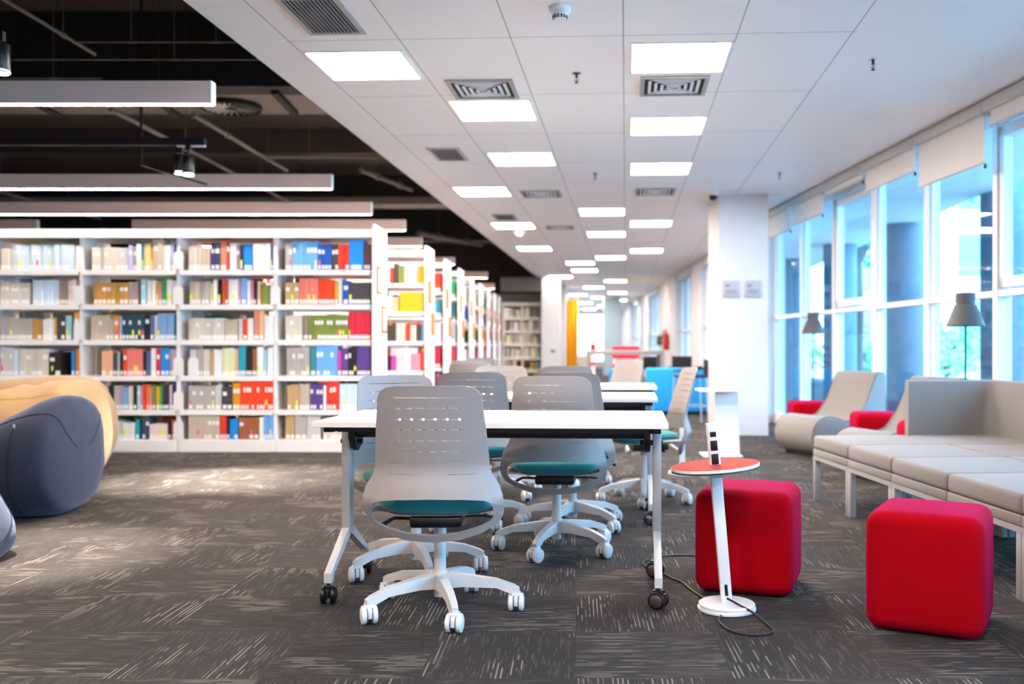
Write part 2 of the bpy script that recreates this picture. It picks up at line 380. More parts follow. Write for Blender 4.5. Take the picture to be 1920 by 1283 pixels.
# far right wall of the corridor: white piers and window slots
b = B()
Xw = lambda y: 2.62-.0115*(y-13)
segs = [(13.1, 17.6, 0), (17.6, 19.4, 1), (19.4, 21.0, 0), (21.0, 23.6, 1), (23.6, 28.3, 0), (28.3, 31.5, 1), (31.5, 35.5, 0), (35.5, 39.5, 1), (39.5, 47, 0)]
for (a, c, win) in segs:
    x = Xw((a+c)/2)
    if win:
        b.bb(x, x+.3, a, c, 0, .72); b.bb(x, x+.3, a, c, 2.66, CZ)
    else: b.bb(x, x+.3, a, c, 0, CZ)
struct(b.build('wall_right_far', 'white_wall', smooth=0))
n = 40
for (a, c, win) in segs:
    if not win: continue
    x = Xw((a+c)/2); r = root('window_%d' % n, (x, a, 0), 0, kind='structure'); n += 1
    b = B(); b.bb(.15, .16, 0, c-a, .72, 2.66); b.build('pane', 'glass', r, smooth=0)
    b = B(); b.bb(.1, .2, 0, c-a, 1.4, 1.47); b.bb(.1, .2, .0, .06, .72, 2.66); b.bb(.1, .2, c-a-.06, c-a, .72, 2.66); b.bb(.1, .2, (c-a)/2-.03, (c-a)/2+.03, .72, 2.66); b.build('window_frame', 'mullion', r, smooth=0)
# ================================================================== CEILING FIXTURES
pr = root('ceiling_light', (0, 0, CZ), YAWC, 'x', 'ceiling light', 'square light panels in the white ceiling')
b = B()
for (x0, x1, y0, y1) in ((-.31, .31, -.31, -.29), (-.31, .31, .29, .31), (-.31, -.29, -.29, .29), (.29, .31, -.29, .29)): b.bb(x0, x1, y0, y1, -.008, -.001)
b.build('light_frame', 'white_metal', pr, smooth=0)
b = B(); b.bb(-.29, .29, -.29, .29, -.006, -.002); b.build('diffuser', 'panel_light', pr, smooth=0)
LP = [((685, 123), 'largest light panel, in the row along the dark ceiling edge, below the slatted vent'), ((927, 207), 'light panel just beyond the concentric vent, in row nearer the dark ceiling'),
 ((980, 298), 'light panel level with the dark slatted vent, third in the row nearer the dark ceiling'), ((905, 359), 'light panel standing out towards the dark ceiling, left of a small vent'),
 ((963, 423), 'light panel close to the dark ceiling edge with a tiny vent above it'), ((1002, 466), 'light panel by the dark ceiling edge, beyond the white dome'),
 ((1051, 519), 'light panel by the dark ceiling edge above the last bookcases'),
 ((1273, 108), 'big light panel directly in front of the concentric vent, window-side row'), ((1251, 236), 'light panel second in the window-side row, past the concentric vent'),
 ((1238, 316), 'light panel third in the window-side row, before the thin slot vent'), ((1220, 419), 'light panel fourth in the window-side row, near the white column'),
 ((1212, 470), 'light panel fifth in the window-side row, short of the corridor windows'),
 ((1129, 397), 'light panel first in the middle row, just past the ceiling joint'), ((1137, 439), 'light panel second in the middle row'), ((1145, 483), 'light panel third in the middle row'),
 ((1154, 527), 'light panel fourth in the middle row, over the corridor'), ((1088, 493), 'nearer of two light panels close together over the corridor mouth'), ((1096, 507), 'farther of two light panels close together over the corridor mouth'),
 ((1113, 539), 'small light panel in the corridor over the yellow curtain top'), ((1158, 549), 'small corridor light panel on the window side, first of the far cluster'),
 ((1084, 553), 'small corridor light panel nearest the yellow curtain'), ((1124, 558), 'small corridor light panel in the centre of the far cluster'), ((1160, 563), 'small corridor light panel beside the blue-grey column, window side'),
 ((1096, 568), 'tiny corridor light panel past the yellow curtain'), ((1133, 574), 'tiny corridor light panel in front of the blue-grey column'), ((1105, 580), 'farthest tiny light panel above the end window')]
for i, ((px, py), lb) in enumerate(LP):
    x, y = CP(px, py); o = pr if i == 0 else copy_tree(pr); o.location = (x, y, CZ); o['label'] = lb
for (x, y) in ((-1.4, 1.2), (.9, 1.6), (-1.2, -1.6), (.8, -1.4)):
    o = copy_tree(pr); o.location = (x, y, CZ); o['label'] = 'square light panel in the white ceiling overhead, outside the picture'; o['group'] = 'light panels overhead outside the picture'
# concentric square diffusers
def square_diffuser(px, py, s, lb):
    x, y = CP(px, py); r = root('air_diffuser', (x, y, CZ), YAWC, lb, 'air vent')
    b = B()
    h = s/2
    for (x0, x1, y0, y1) in ((-h, h, -h, -h+.03), (-h, h, h-.03, h), (-h, -h+.03, -h+.03, h-.03), (h-.03, h, -h+.03, h-.03)): b.bb(x0, x1, y0, y1, -.015, -.001)
    b.build('vent_frame', 'alu_grille', r, smooth=0)
    b = B(); b.bb(-h+.03, h-.03, -h+.03, h-.03, -.004, -.001); b.build('plenum', 'dark_gap', r, smooth=0)
    b = B()
    for q in range(5):
        k = h-.055-q*.042
        if k < .02: break
        for (x0, x1, y0, y1) in ((-k, k, -k, -k+.02), (-k, k, k-.02, k), (-k, -k+.02, -k, k), (k-.02, k, -k, k)): b.bb(x0, x1, y0, y1, -.012-.003*q, -.005)
    b.build('louvre', 'white_metal', r, smooth=0)
square_diffuser(906, 166, .46, 'concentric square air vent in front of a light panel, nearer the dark ceiling')
square_diffuser(1263, 160, .46, 'concentric square air vent behind the big window-side light panel')
square_diffuser(1015, 363, .46, 'flat square air vent beside the light panel standing out to the dark ceiling')
square_diffuser(1228, 359, .46, 'flat square air vent just before the ceiling joint, window side')
square_diffuser(1050, 426, .4, 'faint square air vent past the ceiling joint, middle of the ceiling')
def slat_vent(px, py, sx, sy, lb, nsl=14):
    x, y = CP(px, py); r = root('slatted_vent', (x, y, CZ), YAWC, lb, 'air vent')
    b = B()
    for (x0, x1, y0, y1) in ((-sx, sx, -sy, -sy+.03), (-sx, sx, sy-.03, sy), (-sx, -sx+.03, -sy+.03, sy-.03), (sx-.03, sx, -sy+.03, sy-.03)): b.bb(x0, x1, y0, y1, -.012, -.001)
    b.build('vent_frame', 'alu_grille', r, smooth=0)
    b = B(); b.bb(-sx+.03, sx-.03, -sy+.03, sy-.03, -.003, -.001); b.build('plenum', 'dark_gap', r, smooth=0)
    b = B()
    for k in range(nsl):
        xx = -sx+.045+(2*sx-.09)*k/(nsl-1); b.box((xx, 0, -.008), (.004, 2*sy-.06, .008))
    b.build('louvre', 'alu_grille', r, smooth=0)
slat_vent(604, 29, .165, .29, 'dark slatted air vent at the top of the picture, by the ceiling edge', 12)
slat_vent(840, 289, .15, .28, 'small dark slatted air vent in the white ceiling near the dark ceiling edge', 8)
slat_vent(947, 407, .15, .28, 'tiny dark slatted air vent behind the fifth light panel by the dark ceiling', 6)
# smoke detector
x, y = CP(1050, 14); r = root('smoke_detector', (x, y, CZ), 0, 'round white smoke detector on the white ceiling at the picture top', 'smoke detector')
b = B(); b.lathe([(0, 0), (.058, -.001), (.058, -.018), (.05, -.03), (.04, -.034), (.036, -.06), (.03, -.066), (0, -.068)], 28); b.build('housing', 'white_metal', r)
b = B()
for k in range(14):
    a = 2*PI*k/14; b.box((.037*math.cos(a), .037*math.sin(a), -.049), (.008, .010, .006), rz=a); b.box((.036*math.cos(a), .036*math.sin(a), -.058), (.008, .010, .006), rz=a)
b.build('sensor_slot', 'black', r, smooth=0)
# sprinklers
sp = root('sprinkler', (0, 0, CZ), 0, 'x', 'sprinkler', 'sprinkler heads in the white ceiling')
b = B(); b.cyl((0, 0, -.004), (0, 0, 0), .03, seg=20); b.build('escutcheon', 'chrome', sp)
b = B(); b.cyl((0, 0, -.03), (0, 0, -.004), .009, seg=10); b.cyl((0, 0, -.062), (0, 0, -.03), .003, seg=8); b.tube([(-.012, 0, -.025), (-.016, 0, -.045), (0, 0, -.06)], .002, 6); b.tube([(.012, 0, -.025), (.016, 0, -.045), (0, 0, -.06)], .002, 6)
b.cyl((0, 0, -.066), (0, 0, -.063), .014, seg=14); b.build('sprinkler_head', 'rail', sp)
for i, (px, py, lb) in enumerate(((1081, 137, 'steel sprinkler head hanging from the panel between the two nearest light panels'), (1637, 112, 'steel sprinkler head on the plain bluish ceiling strip, near the picture top'),
   (1462, 324, 'steel sprinkler head on the plain ceiling strip above the white column'), (1116, 325, 'small sprinkler head between third light panels of both rows'))):
    x, y = CP(px, py); o = sp if i == 0 else copy_tree(sp); o.location = (x, y, CZ); o['label'] = lb
for (px, py, lb) in ((974, 432, 'white dome sensor on the ceiling between two light panels by the dark edge'), (1056, 526, 'small white dome sensor on the ceiling beside the last edge light panel')):
    x, y = CP(px, py); b = B(); b.lathe([(0, 0), (.09, -.001), (.09, -.03), (.07, -.07), (.03, -.10), (0, -.105)], 24); o = b.build('dome_sensor', 'white_metal'); o.location = (x, y, CZ); tag(o, lb, 'dome sensor')
# ---------------- black ceiling services
for i, (y, y1, z0, m_) in enumerate(((8.2, 8.47, 3.3, 'black_beam'), (16.0, 16.4, 3.5, 'black_beam'), (20, 20.5, 3.3, 'black_beam'), (12.6, 12.9, 3.62, 'dark_duct'))):
    b = B(); b.bb(-13.9, -2.27+.0525*y, y, y1, z0, 3.95); struct(b.build('beam_%d' % (i+1), m_, smooth=0))
b = B(); b.bb(-13.5, -1.85, 8.475, 9.2, 3.3, 3.55, bev=.01); o = b.build('air_duct', 'pale_duct', smooth=0); tag(o, 'dull grey air duct across the dark ceiling behind the nearest pendant light', 'air duct')
b = B(); b.bb(-13.5, -1.5, 15.0, 15.5, 3.30, 3.42, bev=.01); o = b.build('air_duct', 'pale_duct', smooth=0); tag(o, 'thin pale duct in the dark ceiling seen just above the third pendant light', 'air duct')
sw = root('swirl_diffuser', (-3.22, 8.85, 3.27), 0, 'round swirl air outlet under the grey duct at the end of the nearest pendant', 'air vent')
b = B(); b.lathe([(.25, -.012), (.27, -.012), (.28, 0), (.28, .028), (.25, .03)], 40); b.build('rim', 'black_beam', sw)
b = B(); b.lathe([(0, .012), (.25, .012), (.25, .02), (0, .02)], 32); b.build('back_plate', 'dark_gap', sw)
for k in range(24):
    a = 2*PI*k/24; b = B(); b.box((.15*math.cos(a), .15*math.sin(a), -.002), (.19, .02, .004), rz=a+.2, rx=.5); b.build('swirl_vane', 'alu_grille', sw)
pipes = [([(-3.71, 5.5, 3.3), (-3.70, 7.3, 3.3)], .014, 'dusty conduit running towards the viewer in the top corner of the dark ceiling'),
 ([(-4.22, 8.6, 3.2), (-4.27, 14.2, 3.2)], .022, 'long dusty grey conduit passing behind the two spotlights'), ([(-3.55, 8.8, 3.2), (-3.53, 11.6, 3.2)], .022, 'dusty grey conduit running back from the swirl air outlet'),
 ([(-8.0, 12.0, 3.2), (-8.0, 15.95, 3.2)], .022, 'dusty conduit low over the second and third pendants at the picture edge'),
 ([(-2.5, 11, 3.1), (-2.15, 12.4, 3.1)], .03, 'short steel pipe near the white ceiling edge beyond the pendants'), ([(-6, 7.44, 3.3), (-2.2, 7.44, 3.3)], .007, 'thin horizontal conduit just above the nearest pendant light'),
 ([(-3.69, 6.98, 3.29), (-2.3, 6.98, 3.29)], .007, 'thin horizontal conduit starting from the end of the corner conduit'), ([(-3.5, 10.75, 3.2), (-1.9, 10.75, 3.2)], .018, 'short horizontal conduit meeting the white ceiling edge'),
 ([(-5.6, 7.96, 3.3), (-3.98, 7.96, 3.3)], .009, 'thin conduit close behind the top of the nearest pendant light'),
 ([(-3.0, 18, 3.2), (-2.0, 20.0, 3.2)], .05, 'grey pipe in the dark ceiling above the far bookcases')]
for pts, r_, lb in pipes:
    b = B(); b.tube(pts, r_, 8)
    for t in (.3, .75):
        p = Vector(pts[0]).lerp(Vector(pts[1]), t); d = (Vector(pts[1])-Vector(pts[0])).normalized(); b.cyl(p-d*.03, p+d*.03, r_*1.5, seg=8); b.cyl(p, (p.x, p.y, 3.94), .003, seg=5)
    tag(b.build('conduit', 'pipe'), lb, 'conduit', 'conduits in the dark ceiling')
for (x, y, lb) in ((-4.98, 8.8, 'black flat hanger strut below the grey duct nearest the picture edge'), (-3.83, 8.85, 'black flat hanger strut below the grey duct beside the swirl air outlet'), (-2.67, 8.7, 'black flat hanger strut below the grey duct near the white ceiling edge')):
    b = B(); b.box((0, 0, 0), (.07, .75, .03)); o = b.build('hanger_strut', 'black_beam', smooth=0); o.location = (x, y, 3.283); o.rotation_euler.z = .06
    tag(o, lb, 'hanger strut', 'hanger struts in the dark ceiling')
# linear pendants
def pendant(xr, L, y, zb, lb, hgt=.145, wid=.07):
    r = root('pendant_light', (xr-L/2, y, zb), 0, lb, 'pendant light', 'long linear pendants under the dark ceiling')
    b = B(); b.bb(-L/2, L/2-.012, -wid/2, -wid/2+.004, 0, hgt); b.bb(-L/2, L/2-.012, wid/2-.004, wid/2, 0, hgt); b.bb(-L/2, L/2-.012, -wid/2+.004, wid/2-.004, .02, hgt); b.build('housing', 'pendant', r, smooth=0)
    b = B(); b.bb(L/2-.012, L/2, -wid/2-.001, wid/2+.001, 0, hgt+.001); b.build('end_cap', 'pendant_white', r, smooth=0)
    b = B(); b.bb(-L/2, L/2-.013, -wid/2+.004, wid/2-.004, 0.004, .012); b.build('louvre', 'pendant_light', r, smooth=0)
    b = B()
    n = int(L/1.7)+1
    for k in range(n):
        x = -L/2+.35+(L-.7)*k/max(1, n-1); b.cyl((x, 0, hgt), (x, 0, 3.95-zb), .0015, seg=5)
    b.build('suspension_wire', 'black', r, smooth=0)
pendant(-2.33, 3.6, 6.1, 2.605, 'nearest long pendant light, high over the bean bags')
pendant(-2.40, 4.2, 9.35, 2.6, 'second long pendant light, over the aisle before the bookcases')
pendant(-2.40, 5.0, 11.16, 2.6, 'third long pendant light, just above the front bookcase top')
pendant(-2.28, 3.65, 12.7, 2.6, 'fourth long pendant light, partly behind the bookcase end panel')
pendant(-7.2, 3.0, 12.7, 2.6, 'pendant light at the picture edge directly above the front bookcase')
pendant(-2.39, 3.6, 14.75, 2.6, 'fifth long pendant light, over the second bookcase row')
pendant(-2.3, 3.6, 18.0, 2.6, 'sixth long pendant light, over the far bookcase rows')
pendant(-2.05, 3.6, 23.9, 2.5, 'added pendant light brightening the end bookcase of the aisle')  # added behind the end panels to brighten the end bookcase
pendant(-2.0, 3.6, 21.5, 2.6, 'farthest long pendant light beneath the dark ceiling')
for (xr, y) in ((-2.4, 2.9), (-2.4, -.4), (-6.4, 4.4), (-6.9, 7.6), (-6.6, 1.2)):  # unseen pendants, added to light the zone under the dark ceiling
    pendant(xr, 3.6, y, 2.6, 'added long pendant light beyond the picture edge, lighting the reading area')
# track with spotlights
tr = root('track_rail', (-4.5, 4.78, 2.64), 0, 'black track beyond the picture edge carrying the corner spotlight', 'track')
b = B(); b.bb(-1.7, 1.55, -.018, .018, 0, .045, bev=.002); b.build('rail', 'black', tr, smooth=0)
b = B()
for x in (-1.4, -.42): b.cyl((x, 0, .045), (x, 0, 1.3), .002, seg=5)
b.build('suspension_wire', 'black', tr, smooth=0)
tr = root('track_rail', (-4.6, 7.5, 2.64), 0, 'black horizontal track hanging below the nearest pendant light', 'track')
b = B(); b.bb(-1.7, 1.67, -.03, .03, 0, .055); b.build('rail', 'black_beam', tr, smooth=0)
b = B()
for x in (-1.4, -.42, .55, 1.52): b.cyl((x, 0, .045), (x, 0, 1.3), .002, seg=5)
b.build('suspension_wire', 'black', tr, smooth=0)
b = B(); b.bb(1.45, 1.67, -.016, .016, -.012, -.001); b.build('feed_cap', 'white_metal', tr, smooth=0)
for (x, ys, ry, dz, lb) in ((-3.155, 7.5, -.25, 0, 'black cylinder spotlight on the track, partly behind its twin'), (-3.04, 7.5, .0, -.035, 'black cylinder spotlight with bright rim, nearest the track end'),
   (-2.90, 4.72, -.02, 0, 'black spotlight just cut off at the picture edge in the top corner')):
    r = root('track_spotlight', (x, ys-(.06 if dz else -.06), 2.64), 0, lb, 'spotlight', 'spotlights on the black track')
    b = B(); b.bb(-.02, .02, -.015, .015, -.05, -.003); b.cyl((0, 0, -.08), (0, 0, -.04), .008, seg=8); b.build('arm', 'black', r)
    b = B(); b.cyl((0, 0, -.20+dz), (0, 0, -.065+dz), .045, seg=24, bev=.004); b.build('can', 'black', r)
    b = B(); b.lathe([(.044, -.202+dz), (.047, -.205+dz), (.046, -.215+dz), (.038, -.215+dz)], 24); b.build('rim', 'white_metal', r)
    b = B(); b.cyl((0, 0, -.208+dz), (0, 0, -.204+dz), .036, seg=20); b.build('lens', 'spot_light', r)
    ld = bpy.data.lights.new('spot_beam', 'SPOT'); ld.energy = 420; ld.spot_size = .75; ld.spot_blend = .7; ld.shadow_soft_size = .03; ld.color = (1, .93, .84)
    lo = bpy.data.objects.new('spot_beam', ld); C.objects.link(lo); lo.parent = r; lo.location = (0, 0, -.225+dz); lo.rotation_euler = (0, ry, 0)
b = B(); b.tube([(-3.62, 7.9, 3.95), (-3.62, 7.9, 2.56), (-3.35, 8.6, 2.52)], .012, 6); tag(b.build('bent_conduit', 'black'), 'black bent conduit hanging left of the spotlights', 'conduit')
# ================================================================== TRAINING TABLES
def castor_parts(parent, x, y, rz, wheel_m, hood_m, r=.034, hub=None, tread=True):
    """twin-wheel castor: hood mesh as the part, two wheels as its sub-parts"""
    ca, sa = math.cos(rz), math.sin(rz)
    b = B(); b.cyl((x, y, r*1.3), (x, y, r*2.5), .008, seg=8); b.box((x, y, r*1.25), (.016, r*1.9, r*1.1), rz=rz, bev=.004)
    b.box((x, y, r*1.95), (.036, r*1.2, r*.35), rz=rz, bev=.003)
    h = b.build('castor', hood_m, parent)
    for s in (-1, 1):
        b = B(); o0, o1 = .011, .029
        p = lambda t: (x+s*t*ca, y+s*t*sa, r)
        b.cyl(p(o0), p(o1), r, seg=22, bev=.004); b.cyl(p(o1-.001), p(o1+.0025), r*.72, seg=20, mi=1, bev=.001)
        if tread: b.cyl(p(o0-.003), p(o0+.001), r*.96, seg=22, mi=2)
        b.build('wheel', [wheel_m, hub or wheel_m, 'tread'], h)
    return h
def make_table(label, loc, rz):
    t = root('training_table', loc, rz, label, 'table', 'white flip-top tables on castors')
    b = B(); b.bb(-.707, .707, -.36, .36, .727, .75, bev=.0025, seg=1); b.bb(-.7085, .7085, -.3615, .3615, .7285, .7475, mi=1); b.build('tabletop', ['table_top', 'table_edge'], t)
    b = B(); b.cyl((-.63, -.02, .682), (.63, -.02, .682), .026, seg=16); b.bb(-.64, .64, -.25, -.20, .70, .727); b.bb(-.64, .64, .2, .25, .70, .727); b.build('crossbar', 'rail', t)
    for s in (-1, 1):
        b = B(); b.bb(s*.66-.022, s*.66+.022, -.30, .30, .703, .727, bev=.004); b.prism([(-.09, .72), (-.09, .66), (-.06, .62), (-.02, .60), (.03, .62), (.05, .66), (.05, .72)], s*.63-.014, s*.63+.014, 'x', bev=.004)
        b.cyl((s*.60, -.02, .64), (s*.695, -.02, .64), .011, seg=10); b.build('flip_bracket', 'black', t)
        b = B(); b.bb(s*.672-.018, s*.672+.018, -.032, .032, .235, .70, bev=.003); b.build('leg', 'alu', t)
        for q in (-1, 1):
            prof = [(q*.004, .265), (q*.035, .265), (q*.275, .125), (q*.275, .085), (q*.245, .085), (q*.245, .115), (q*.004, .235)]
            b = B(); b.prism([(u, v) for u, v in prof], s*.672-.016, s*.672+.016, 'x', bev=.002); b.build('foot', 'base' if q < 0 else 'alu', t)
            castor_parts(t, s*.672, q*.262, (1.15 if s > 0 else .12), 'black', 'black', .036, 'chrome' if s > 0 else 'black', tread=False)
    return t
tb = make_table('nearest white table, in front with the grey chair pushed to it', (-.325, 4.10, 0), -.06)
dup(tb, (-.215, 5.88, 0), -.055, 'second white table, its edge showing between the grey chair backs')
dup(tb, (-.09, 7.42, 0), -.05, 'third white table, farthest of the castor tables')

# ================================================================== TASK CHAIRS
def shell_outline():
    out = [(0, .908), (.12, .907), (.158, .901), (.180, .886), (.190, .865), (.193, .828), (.2026, .747), (.209, .665), (.215, .592), (.222, .575), (.229, .562), (.2475, .534), (.26, .494), (.265, .453), (.261, .412), (.244, .383), (.183, .351), (.10, .327), (0, .320)]
    return out + [(-x, z) for x, z in out[-2:0:-1]]
def hole_outline():
    out = [(0, .492), (.12, .488), (.195, .480), (.215, .470), (.224, .455), (.229, .437), (.226, .412), (.212, .394), (.172, .376), (.096, .356), (0, .349)]
    return out + [(-x, z) for x, z in out[-2:0:-1]]
def shell_y(x, z):
    lean = -.262-.085*(z-.5)/.4*(1 if z > .5 else 0)
    if z < .62: t_ = min(1, (.62-z)/.15); lean -= .055*t_*t_*(3-2*t_)
    if z < .47: lean += (.47-z)*.5
    k = 1.25 if z < .55 else 1.25-(z-.55)*1.4
    return lean + k*x*x
ROWS = [(.862, 0), (.822, 2), (.781, 2), (.742, 1), (.701, 1), (.661, 1)]
def slot_shift(x, z):
    zz = z+.108*x*x-.004
    if any(abs(zz-r_[0]) < .0030 for r_ in ROWS) and abs(x) < .16:
        return 0 if (abs(zz-ROWS[0][0]) > .004 and min(abs(abs(x)-q) for q in (.0217, .0651, .1085)) < .0054) else .0035
    if abs(x) > .045 and min(abs(z-.620), abs(z-.578)) < .003: return .0035
    return 0
def make_shell(parent, material='shell', slots=True):
    polys = [[Vector((x, z, 0)) for x, z in shell_outline()], [Vector((x, z, 0)) for x, z in hole_outline()]]
    rows = ROWS
    if slots:
        for z, dots in rows:
            q = .0012; up = []; dn = []
            for k in range(6):
                xc = -.1085+.0434*k; d = .0044 if dots == 2 else .0026
                if k == 0 or True:
                    pass
                up += [(xc-d, z+d), (xc+d, z+d)]; dn += [(xc-d, z-d), (xc+d, z-d)]
                if dots == 0: up = [(-.13, z+q), (.13, z+q)]; dn = [(-.13, z-q), (.13, z-q)]
            def edge(l, sgn):
                if dots == 0: return l
                o = [(-.145, z+sgn*.0003)]
                for k in range(0, len(l), 2): o += [(l[k][0], z+sgn*.0010), l[k], l[k+1], (l[k+1][0], z+sgn*.0010)]
                return o+[(.145, z+sgn*.0003)]
            u = edge(up, 1); d_ = edge(dn, -1)
            polys.append([Vector((x, zz-.018*x*x*6+.004, 0)) for x, zz in u+d_[::-1]])
        for s in (-1, 1):
            for z, w_ in ((.620, .0013), (.578, .0010)):
                xs = [.062, .11, .162]; polys.append([Vector((s*x, z+w_, 0)) for x in xs]+[Vector((s*x, z-w_, 0)) for x in xs[::-1]])
    tri = tessellate_polygon(polys); flat = [v for p in polys for v in p]
    bm = bmesh.new(); vs = [bm.verts.new((v.x, 0, v.y)) for v in flat]
    for a, b_, c in tri:
        try: bm.faces.new((vs[a], vs[b_], vs[c]))
        except ValueError: pass
    for z in [.34+.03*k for k in range(19)]: bmesh.ops.bisect_plane(bm, geom=bm.verts[:]+bm.edges[:]+bm.faces[:], plane_co=(0, 0, z), plane_no=(0, 0, 1))
    for x in [-.25+.025*k for k in range(21)]: bmesh.ops.bisect_plane(bm, geom=bm.verts[:]+bm.edges[:]+bm.faces[:], plane_co=(x, 0, 0), plane_no=(1, 0, 0))
    bmesh.ops.remove_doubles(bm, verts=bm.verts[:], dist=.0002)
    bmesh.ops.recalc_face_normals(bm, faces=bm.faces[:])
    # front sheet + back sheet + rims, by hand so the thickness can vary
    front = {v: bm.verts.new((v.co.x, 0, v.co.z)) for v in bm.verts[:]}
    faces = bm.faces[:]; bnd = [e for e in bm.edges if len(e.link_faces) == 1]
    for f in faces: bm.faces.new([front[v] for v in reversed(f.verts)])
    for e in bnd: bm.faces.new((e.verts[0], e.verts[1], front[e.verts[1]], front[e.verts[0]]))
    for v, fv in front.items():
        x, z = v.co.x, v.co.z; th = .009 if z > .58 else .009+.016*min(1, (.58-z)/.1)
        v.co.y = shell_y(x, z); fv.co.y = v.co.y+th; fv.co.z += slot_shift(x, z)
    bmesh.ops.recalc_face_normals(bm, faces=bm.faces[:])
    b = B(); b.bm.free(); b.bm = bm
    return b.build('backrest', material, parent, smooth=40, recalc=False)
def make_chair(label, loc, rz, spin=0, body='shell', basem='base', seatm='teal'):
    t = root('office_chair', loc, rz, label, 'chair', 'mesh-slotted task chairs around the tables')
    make_shell(t, body)
    # seat pan and cushion
    def ring(w, d, z, y0=.02, n=36, e=3.2):
        r_ = []
        for k in range(n):
            a = 2*PI*k/n; c_, s_ = math.cos(a), math.sin(a)
            r_.append((w*math.copysign(abs(c_)**(2/e), c_), y0+d*math.copysign(abs(s_)**(2/e), s_), z))
        return r_
    b = B(); b.loft([ring(.17, .17, .412), ring(.205, .205, .416), ring(.228, .232, .435), ring(.232, .236, .452), ring(.226, .23, .467), ring(.19, .195, .478), ring(.1, .1, .481), ring(.01, .01, .482)]); b.build('seat', seatm, t, smooth=60)
    b = B(); b.loft([ring(.08, .09, .398), ring(.17, .17, .402), ring(.2, .2, .410), ring(.18, .18, .414)]); b.build('seat_pan', basem, t, smooth=60)
    b = B(); b.box((0, -.03, .378), (.20, .24, .045), bev=.012); b.box((0, .01, .36), (.12, .16, .03), bev=.01); b.tube([(.08, 0, .375), (.17, .03, .372), (.235, .035, .362), (.25, .035, .36)], [.005, .005, .007, .009], 8)
    b.tube([(-.08, -.05, .375), (-.17, -.06, .38), (-.21, -.09, .36)], [.006, .007, .009], 8); b.build('tilt_mechanism', 'black', t)
    for s in (-1, 1):
        b = B(); b.tube([(s*.252, -.215, .43), (s*.235, -.08, .425), (s*.17, -.02, .405)], [.013, .013, .011], 8)
        b.build('backrest_bracket', body, t)
    b = B(); b.cyl((0, 0, .06), (0, 0, .37), .024, seg=20); b.cyl((0, 0, .10), (0, 0, .165), .034, .028, seg=20); b.build('column', basem, t)
    for k in range(5):
        a = spin+2*PI*k/5; b = B(); rings = []
        for r_, w_, z0, z1 in ((.015, .030, .095, .155), (.10, .023, .10, .146), (.225, .019, .094, .128), (.295, .017, .066, .104), (.315, .015, .066, .092)):
            cs = []
            for (u, z) in ((-w_, z0), (w_, z0), (w_*.75, z1), (-w_*.75, z1)): cs.append((r_*math.cos(a)-u*math.sin(a), r_*math.sin(a)+u*math.cos(a), z))
            rings.append(cs)
        b.loft(rings); b.build('base_arm', basem, t, smooth=25)
        castor_parts(t, .302*math.cos(a), .302*math.sin(a), .12*(k-2)+.1, 'castor_white', 'castor_white', .035)
    return t
R = math.radians
M['body_warm'] = M['shell']
ch = make_chair('nearest grey slotted office chair with teal seat, pushed against the front table', (-.540, 3.77, 0), .02, R(-73))
# aim the front castors' wheels: keep as built
chairs = [((-.10, 4.90, 0), -.05, 'grey slotted office chair with teal seat at second table, centre'),
 ((-.02, 5.52, 0), -.12, 'grey office chair half hidden directly behind the centre chair of the second table'),
 ((-.60, 5.62, 0), .06, 'grey slotted office chair seen over the left half of the front table'),
 ((-.745, 4.42, 0), PI+.50, 'pale grey office chair facing the viewer behind the front table, turned aside'),
 ((-.06, 7.25, 0), -.03, 'grey office chair whose rounded top shows behind the centre chairs'),
 ((.46, 6.42, 0), PI/2+.15, 'bluish grey office chair seen from the side at the end of the second table'),
 ((.33, 9.6, 0), PI*.75, 'bluish office chair beyond the third table, in front of the high table'),
 ((-1.22, 10.2, 0), .3, 'white-lit office chair beyond the grey chair at left, nearer of two'),
 ((-1.24, 12.3, 0), .1, 'white-lit office chair in front of the bookcase end panels, farther of two'),
 ((-.83, 8.3, 0), -.2, 'dark-edged grey office chair peeking out beside the white-lit chairs'),
 ((-.55, 6.65, 0), PI, 'office chair facing the viewer mostly hidden between second and third tables')]
chair_objs = [ch]
for loc, rz, lb in chairs: chair_objs.append(dup(ch, loc, rz, lb))
for i, a in ((1, R(-109)-.05+R(73)), (4, .3)): pass

# ================================================================== RED POUFS
M['red_piping'] = mat('red_piping', (.5, .0, .008), .8)
def pouf(label, loc, rz, s=.41, h=.44, group='red cube poufs'):
    t = root('pouf', loc, rz, label, 'pouf', group)
    bm = bmesh.new(); bmesh.ops.create_cube(bm, size=1); bm.transform(Matrix.Translation((0, 0, (h+.006)/2)) @ Matrix.Diagonal((s, s, h-.006, 1)))
    bmesh.ops.bevel(bm, geom=bm.edges[:], offset=.05, segments=6, profile=.5, affect='EDGES')
    bmesh.ops.subdivide_edges(bm, edges=[e for e in bm.edges if e.calc_length() > .2], cuts=6, use_grid_fill=True)
    for v in bm.verts:
        x, y, z = v.co; u, v_, w_ = x/(s/2), y/(s/2), (z-(h/2))/(h/2)
        v.co.x += .008*u*(1-v_*v_)*(1-w_*w_); v.co.y += .008*v_*(1-u*u)*(1-w_*w_); v.co.z += .010*max(0, w_)*(1-u*u)*(1-v_*v_)
    b = B(); b.bm.free(); b.bm = bm; b.build('cover', 'red', t, smooth=50)
    e = s/2-.0155
    for (sx_, sy_) in ((1, 1), (1, -1), (-1, -1), (-1, 1)):
        b = B(); b.tube([(sx_*e, sy_*e, .05), (sx_*e, sy_*e, h-.06)], .0022, 6); b.build('seam', 'red_piping', t)
    b = B(); b.bb(-s/2+.06, s/2-.06, -s/2+.06, s/2-.06, 0, .016); b.build('base_plate', 'blacksoft', t, smooth=0)  # black plate stands in for the dark shadow line under the pouf
    return t
